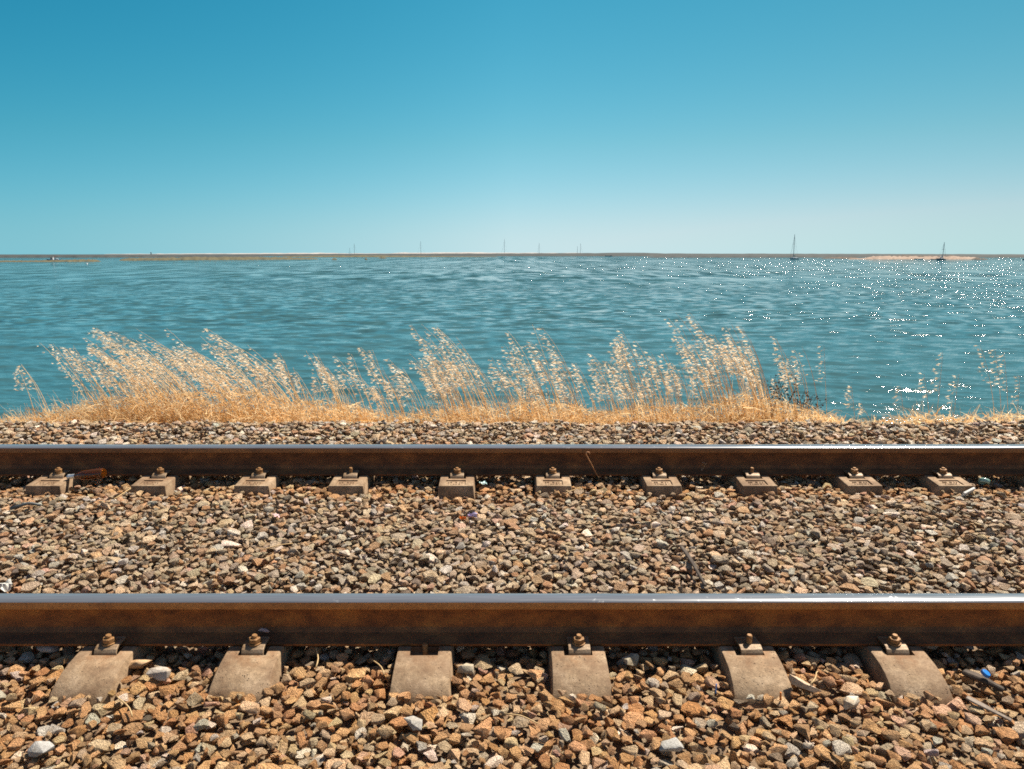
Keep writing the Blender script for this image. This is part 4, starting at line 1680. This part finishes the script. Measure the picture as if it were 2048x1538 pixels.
scrap(925, 1044, (0.05, 0.018, 0.004), M_ORANGE, 'orange scrap between the rails left of centre', 'litter_scrap', 'litter', 1)
scrap(946, 1040, (0.06, 0.022, 0.006), M_LILAC, 'lilac wrapper scrap beside the orange one between the rails', 'wrapper', 'litter', 2)
scrap(14, 1180, (0.075, 0.045, 0.006), M_WHITE, 'white flat litter piece behind the near rail at the left edge', 'litter_scrap', 'litter', 3)
scrap(552, 1038, (0.035, 0.03, 0.008), simple('pale_pink_paper', (0.70, 0.48, 0.48), 0.6), 'pink and white paper scrap between the rails left of centre', 'paper_scrap', 'litter', 4)
scrap(966, 973, (0.04, 0.03, 0.008), simple('pale_aqua_plastic', (0.50, 0.70, 0.68), 0.4), 'pale aqua plastic scrap beside the fifth far sleeper block', 'plastic_scrap', 'litter', 5)
scrap(996, 1290, (0.030, 0.022, 0.008), simple('light_blue_plastic', (0.32, 0.52, 0.66), 0.4), 'light blue plastic scrap in the shade under the near rail', 'plastic_scrap', 'litter', 6)
stick('drinking_straw', 'straw', 'short blue straw standing in the stones left of the fifth near block', on_heap(1431, 1396, 0.0), on_heap(1431, 1396, 0.035), 0.003, M_BLUE, 0.0)
stick('litter_stub', 'litter', 'orange stub sticking up beside the fifth near sleeper block', on_heap(1561, 1402, 0.0), on_heap(1560, 1400, 0.028), 0.004, M_ORANGE, 0.0)

# ------------------------------------------------------------------ dry grass on the bank
gr = random.Random(21)


class Fan:
    """numpy friendly collector of triangles and quads kept apart"""

    def __init__(self):
        self.v, self.q = [], []

    def tube3(self, pts, r0, r1):
        n0 = len(self.v)
        k = len(pts)
        for i, p in enumerate(pts):
            r_ = r0 + (r1 - r0) * i / (k - 1)
            a0 = 0.9
            for j in range(3):
                a = a0 + 2.0944 * j
                self.v.append((p[0] + r_ * math.cos(a), p[1] + r_ * math.sin(a), p[2] + (0.3 * r_ if j == 0 else 0)))
        for i in range(k - 1):
            for j in range(3):
                self.q.append((n0 + i * 3 + j, n0 + i * 3 + (j + 1) % 3, n0 + i * 3 + 3 + (j + 1) % 3, n0 + i * 3 + 3 + j))

    def ribbon(self, pts, w0, w1, side):
        n0 = len(self.v)
        k = len(pts)
        for i, p in enumerate(pts):
            w_ = (w0 + (w1 - w0) * i / (k - 1)) / 2
            self.v.append((p[0] - side[0] * w_, p[1] - side[1] * w_, p[2] - side[2] * w_))
            self.v.append((p[0] + side[0] * w_, p[1] + side[1] * w_, p[2] + side[2] * w_))
        for i in range(k - 1):
            self.q.append((n0 + i * 2, n0 + i * 2 + 1, n0 + i * 2 + 3, n0 + i * 2 + 2))

    def spikelet(self, p, d, L, r_):
        """oat spikelet: two husks parting along direction d"""
        d = Vector(d).normalized()
        s = d.cross(Vector((0.2, 1, 0.1))).normalized()
        u = s.cross(d)
        for sg in (-1, 1):
            dd = (d + s * sg * gr.uniform(0.08, 0.24)).normalized()
            n0 = len(self.v)
            a = Vector(p)
            m = a + dd * L * 0.42
            e = a + dd * L * gr.uniform(0.9, 1.1)
            w_ = (s * gr.uniform(0.3, 1.0) + u * gr.uniform(-0.8, 0.8)).normalized() * r_
            k_ = d.cross(w_).normalized() * r_ * 0.5
            for q in (a, m + w_, e, m - w_, m + k_):
                self.v.append(tuple(q))
            self.q += [(n0, n0 + 1, n0 + 2, n0 + 4), (n0, n0 + 4, n0 + 2, n0 + 3)]

    def mesh(self, name):
        return mesh_np(name, self.v, self.q, 4)


def culm(F_stem, F_head, base, top, bend=0.5, heads=22, head_frac=0.45, rad=0.0030, wind=1.0, twig=None):
    """oat stalk from base to top, bowing with the wind; open panicle of hanging spikelets"""
    b, t = Vector(base), Vector(top)
    ctrl = Vector((b.x + (t.x - b.x) * (0.5 - 0.33 * bend), (b.y + t.y) / 2, b.z + (t.z - b.z) * (0.5 + 0.20 * bend)))
    n = 9

    def at(s):
        return b * (1 - s) ** 2 + ctrl * 2 * s * (1 - s) + t * s * s
    pts = [at(i / (n - 1)) for i in range(n)]
    F_stem.tube3(pts, rad, rad * 0.35)
    if twig is None:
        twig = F_stem
    else:                               # a lone plant: the panicle carries its own upper stalk
        twig.tube3([at(1 - head_frac + head_frac * i / 6) for i in range(7)], rad * 0.72, rad * 0.4)
    for k in range(heads):
        s = 1 - head_frac * ((k + gr.random()) / heads) ** 0.9
        p = at(s)
        ln = gr.uniform(0.012, 0.060) * (0.45 + 1.3 * (1 - s) / head_frac * 0.6)
        ang = gr.uniform(-1, 1)
        d = Vector((-1.0 * wind + 0.45 * ang, gr.uniform(-0.8, 0.8), gr.uniform(-0.35, 0.55)))
        e = p + d.normalized() * ln
        e.z -= ln * 0.25
        twig.tube3([p, (p + e) / 2 + Vector((0, 0, ln * 0.12)), e], 0.0006, 0.0005)
        F_head.spikelet(e, (-1.0 * wind + gr.uniform(-0.35, 0.35), gr.uniform(-0.5, 0.5), gr.uniform(-0.30, 0.28)), gr.uniform(0.024, 0.042), gr.uniform(0.0018, 0.0031))


M_STEM = mat_leafy('dry_golden_stalk', (0.66, 0.42, 0.17), (0.92, 0.74, 0.46), 0.5)
M_HEAD = mat_leafy('pale_oat_husk', (0.82, 0.62, 0.38), (0.98, 0.89, 0.74), 0.62)
M_MAT = mat_leafy('golden_straw', (0.60, 0.30, 0.075), (0.98, 0.80, 0.50), 0.52)
M_WEED = mat_leafy('brown_weed_stalk', (0.24, 0.13, 0.07), (0.38, 0.22, 0.12), 0.15)
M_SEED = simple('dark_seed_heads', (0.05, 0.025, 0.02), 0.9)

CLUMPS = [  # top px range, top py range, lean (dx/dy in the photo), number
    (30, 72, 715, 750, 0.45, 4), (68, 132, 684, 745, 0.65, 9), (128, 192, 684, 750, 0.7, 12), (168, 272, 652, 705, 1.05, 34), (170, 300, 690, 760, 0.9, 34),
    (230, 410, 690, 765, 1.1, 78), (250, 425, 655, 705, 1.15, 24), (380, 505, 680, 765, 0.95, 36), (478, 545, 705, 775, 0.9, 12),
    (552, 582, 698, 725, 0.35, 5), (575, 645, 700, 765, 0.45, 13), (618, 692, 703, 775, 0.5, 12), (698, 765, 694, 750, 0.5, 9), (715, 805, 705, 795, 0.65, 22),
    (778, 852, 704, 785, 0.65, 12), (818, 882, 645, 725, 0.6, 16), (848, 932, 668, 735, 0.55, 24), (838, 905, 715, 785, 0.5, 22), (948, 1005, 708, 765, 0.55, 11),
    (998, 1032, 660, 725, 0.45, 9), (1052, 1098, 644, 725, 0.45, 12), (1026, 1145, 700, 785, 0.5, 34), (1145, 1195, 708, 765, 0.5, 8),
    (1198, 1245, 654, 725, 0.45, 12), (1232, 1275, 660, 700, 0.35, 5), (1180, 1305, 700, 785, 0.45, 34), (1278, 1325, 703, 765, 0.4, 8),
    (1334, 1380, 624, 695, 0.4, 13), (1318, 1425, 680, 765, 0.4, 36), (1388, 1452, 658, 745, 0.35, 20), (1443, 1485, 642, 725, 0.35, 19), (1478, 1565, 668, 765, 0.3, 24), (1558, 1605, 690, 765, 0.2, 8),
]
FS, FH = Fan(), Fan()
for x0c, x1c, y0c, y1c, lean, n in CLUMPS:
    for k in range(int(n * 0.72 + 0.5)):
        px = gr.uniform(x0c, x1c)
        py = gr.uniform(y0c, y1c)
        y = gr.uniform(5.78, 6.35)
        top = at_y(px, py, y)
        lean_k = lean * gr.uniform(0.75, 1.25)
        bpx = px + (832 - py) * lean_k + gr.uniform(-8, 8)
        base = at_y(bpx, 832, y + gr.uniform(-0.12, 0.12))
        base.z = bank_z(base.x, base.y) - 0.02
        culm(FS, FH, base, top, bend=gr.uniform(0.3, 0.9), heads=(gr.randint(13, 26) if gr.random() < 0.70 else 4), head_frac=gr.uniform(0.34, 0.52))
g_st = FS.mesh('dry_oat_grass')
g_st.materials.append(M_STEM)
g_hd = FH.mesh('seed_heads')
g_hd.materials.append(M_HEAD)
grass = obj('dry_oat_grass', g_st)
tag(grass, 'tall dry golden oat grass bent by the wind along the bank', 'grass', kind='stuff')
hd = obj('seed_heads', g_hd, parent=grass)
hd['kind'] = 'stuff'

# the low tangle of dead straw at their feet
FM = Fan()
for k in range(17000):
    px = gr.uniform(-260, 2320)
    y = min(6.6, max(5.52, gr.gauss(5.92, 0.20)))
    tp_ = float(np.interp(px, [a for a, b in MAT_PX], [b for a, b in MAT_PX]))
    dens = np.interp(tp_, [778, 806, 832, 842], [0.95, 0.72, 0.40, 0.20])
    if gr.random() > dens:
        continue
    pt = at_y(px, 800, y)
    x = pt.x
    zb = bank_z(x, y)
    ztop = at_y(px, tp_, y).z
    z = zb + max(0.015, (ztop - zb)) * (gr.random() ** 2.0) * 0.88
    L = gr.uniform(0.05, 0.17)
    up = gr.gauss(0.15, 0.45)
    a = gr.uniform(0, 2 * math.pi)
    d = Vector((math.cos(a) * 1.2 - 0.25, math.sin(a) * 0.7, up)).normalized()
    p = Vector((x, y, z))
    mid = p + d * L * 0.5 + Vector((0, 0, gr.uniform(-0.01, 0.025)))
    e = p + d * L + Vector((gr.uniform(-.02, .02), gr.uniform(-.02, .02), gr.uniform(-0.045, 0.01)))
    side = d.cross(Vector((gr.uniform(-1, 1), gr.uniform(-1, 1), gr.uniform(-1, 1)))).normalized()
    FM.ribbon([p, mid, e], gr.uniform(0.0035, 0.0085), 0.0016, side)
# upright dead leaves and broken stubble
for k in range(3000):
    px = gr.uniform(-200, 1700) if gr.random() < 0.86 else gr.uniform(1680, 2300)
    y = gr.uniform(5.7, 6.35)
    pt = at_y(px, 800, y)
    tp_ = float(np.interp(px, [a for a, b in MAT_PX], [b for a, b in MAT_PX]))
    zb = bank_z(pt.x, y) - 0.01
    hgt = max(0.05, at_y(px, tp_, y).z - zb) * gr.uniform(0.6, 1.9)
    hgt = min(hgt, 0.40) * (0.7 if gr.random() < 0.5 else 1.0)
    d = Vector((gr.gauss(-0.25, 0.3), gr.gauss(0, 0.25), 1)).normalized()
    p = Vector((pt.x, y, zb))
    e = p + d * hgt
    m = (p + e) / 2 + Vector((0.02 * gr.uniform(-1, 1), 0, 0.01))
    FM.ribbon([p, m, e], gr.uniform(0.003, 0.007), 0.0015, Vector((gr.uniform(0.4, 1), gr.uniform(-1, 1), 0)).normalized())
mt = FM.mesh('dead_straw')
mt.materials.append(M_MAT)
tag(obj('dead_straw', mt), 'matted dead golden straw covering the bank between ballast and water', 'straw', kind='stuff')

# single plants one can tell apart on the thin right end of the bank
PLANTS = [
    ((1655, 838), (1648, 690), 16, 0.0, 'lone tall thin oat stalk right of the dense grass'),
    ((1712, 846), (1703, 772), 22, 0.1, 'short sparse oat stalk in the gap right of the dense grass'),
    ((1748, 846), (1722, 806), 8, 0.2, 'low bent oat stalk over the gap where the water comes closest'),
    ((1812, 846), (1800, 772), 9, 0.1, 'reddish upright stalk right of the gap in the grass'),
    ((1872, 850), (1886, 704), 24, -0.1, 'tall oat stalk with full seed heads among the right hand glitter'),
    ((1862, 846), (1848, 748), 14, 0.2, 'oat stalk leaning left of the tall full one at the right'),
    ((1905, 846), (1918, 748), 10, 0.1, 'thin brown stalk right of the tall full one'),
    ((1992, 846), (1960, 690), 16, 0.5, 'tall oat stalk bowing left near the right edge'),
    ((2004, 848), (1990, 698), 18, 0.3, 'tallest straight stalk near the right edge'),
    ((2018, 848), (2008, 704), 18, 0.2, 'bushy oat stalk beside the straight one near the right edge'),
    ((2034, 848), (2040, 752), 12, 0.0, 'shorter oat stalk at the very right edge'),
]
for k, ((bx_, by_), (tx_, ty_), nh, bend, lab) in enumerate(PLANTS):
    y = 5.85 + 0.3 * gr.random()
    base = at_y(bx_, by_, y)
    top = at_y(tx_, ty_, y)
    zb = bank_z(base.x, y) - 0.01
    root = empty('oat_plant', (base.x, y, zb))
    tag(root, lab, 'grass stalk', 'single oat stalks at the right end of the bank')
    A, B_ = Fan(), Fan()
    o0 = Vector((base.x, y, zb))
    culm(A, B_, Vector((0, 0, 0)), top - o0, bend=bend, heads=max(14, nh), head_frac=0.5, rad=0.0022, wind=0.7, twig=B_)
    for q in range(3):
        d = Vector((gr.uniform(-0.5, 0.35), gr.uniform(-.3, .3), gr.uniform(0.5, 1))).normalized()
        Lh = gr.uniform(0.10, 0.24)
        A.ribbon([Vector((0, 0, 0)), d * Lh * 0.6, d * Lh + Vector((-0.04, 0, -0.04))], 0.005, 0.0015, Vector((0.7, 0.7, 0)))
    ms, mh_ = A.mesh('stem'), B_.mesh('seed_head')
    obj('stem', ms, M_STEM, root)
    obj('seed_head', mh_, M_HEAD, root)

# dark seeded weeds at the right end of the dense grass
WEEDS = [(1548, 745, 'brown branching weed with dark seed heads inside the right end of the grass'),
         (1574, 752, 'brown weed with dark seed heads second of the group right of the grass'),
         (1596, 770, 'brown weed with dark seed heads leaning out right of the dense grass'),
         (1616, 790, 'smallest brown weed with dark seed heads nearest the gap')]
for k, (tx_, ty_, lab) in enumerate(WEEDS):
    y = 5.95 + 0.05 * k
    base = at_y(tx_ - 6, 838, y)
    zb = bank_z(base.x, y) - 0.01
    root = empty('seeded_weed', (base.x, y, zb))
    tag(root, lab, 'weed', 'dark seeded weeds at the right end of the grass')
    A = Fan()
    mb = MB()
    hgt = at_y(tx_, ty_, y).z - zb
    for q in range(7):
        t = Vector((gr.uniform(-0.14, 0.14) + (tx_ - 1574) * 0.0006, gr.uniform(-.08, .08), hgt * gr.uniform(0.62, 1.0)))
        mpt = Vector((t.x * 0.35, t.y * 0.4, t.z * 0.55))
        A.tube3([Vector((0, 0, 0)), mpt, t], 0.0022, 0.0010)
        mb.tube([mpt, t], [0.0021, 0.0013], 4)
        for j in range(4):
            s = gr.uniform(0.45, 1.0)
            p = mpt.lerp(t, max(0, (s - 0.45) / 0.55))
            e = p + Vector((gr.uniform(-.05, .05), gr.uniform(-.04, .04), gr.uniform(0.0, 0.05)))
            mb.tube([p, e], [0.0010, 0.0008], 4)
            r_ = gr.uniform(0.0045, 0.0075)
            mb.tube([e - Vector((0, 0, r_)), e - Vector((0, 0, r_ * 0.4)), e + Vector((0, 0, r_ * 0.5)), e + Vector((0, 0, r_ * 1.1))], [r_ * 0.3, r_, r_ * 0.95, r_ * 0.3], 6)
    obj('stem', A.mesh('stem'), M_WEED, root)
    obj('seed_head', mb.mesh('seed_head'), M_SEED, root)

# sprigs by the far rail
for px, py, tx_, ty_, lab in ((1398, 962, 1410, 928, 'wispy pale dry sprig in front of the far rail right of centre'), (1516, 950, 1523, 925, 'tiny dry sprig with a pale tuft beside the eighth far clip')):
    b = on_heap(px, py, -0.01)
    t = at_y(tx_, ty_, b.y)
    root = empty('dry_sprig', tuple(b))
    tag(root, lab, 'weed', 'dry sprigs by the far rail')
    A, B_ = Fan(), Fan()
    A.tube3([Vector((0, 0, 0)), (t - b) * 0.5 + Vector((0.004, 0, 0)), t - b], 0.0016, 0.0008)
    for q in range(12):
        p = (t - b) * gr.uniform(0.5, 1.0)
        e = p + Vector((gr.uniform(-.02, .02), gr.uniform(-.02, .02), gr.uniform(0, .015)))
        A.tube3([p, e], 0.0008, 0.0006)
        B_.spikelet(e, (gr.uniform(-1, 1), gr.uniform(-1, 1), 0.6), 0.014, 0.003)
    obj('stem', A.mesh('stem'), M_STEM, root)
    obj('tuft', B_.mesh('tuft'), M_HEAD, root)
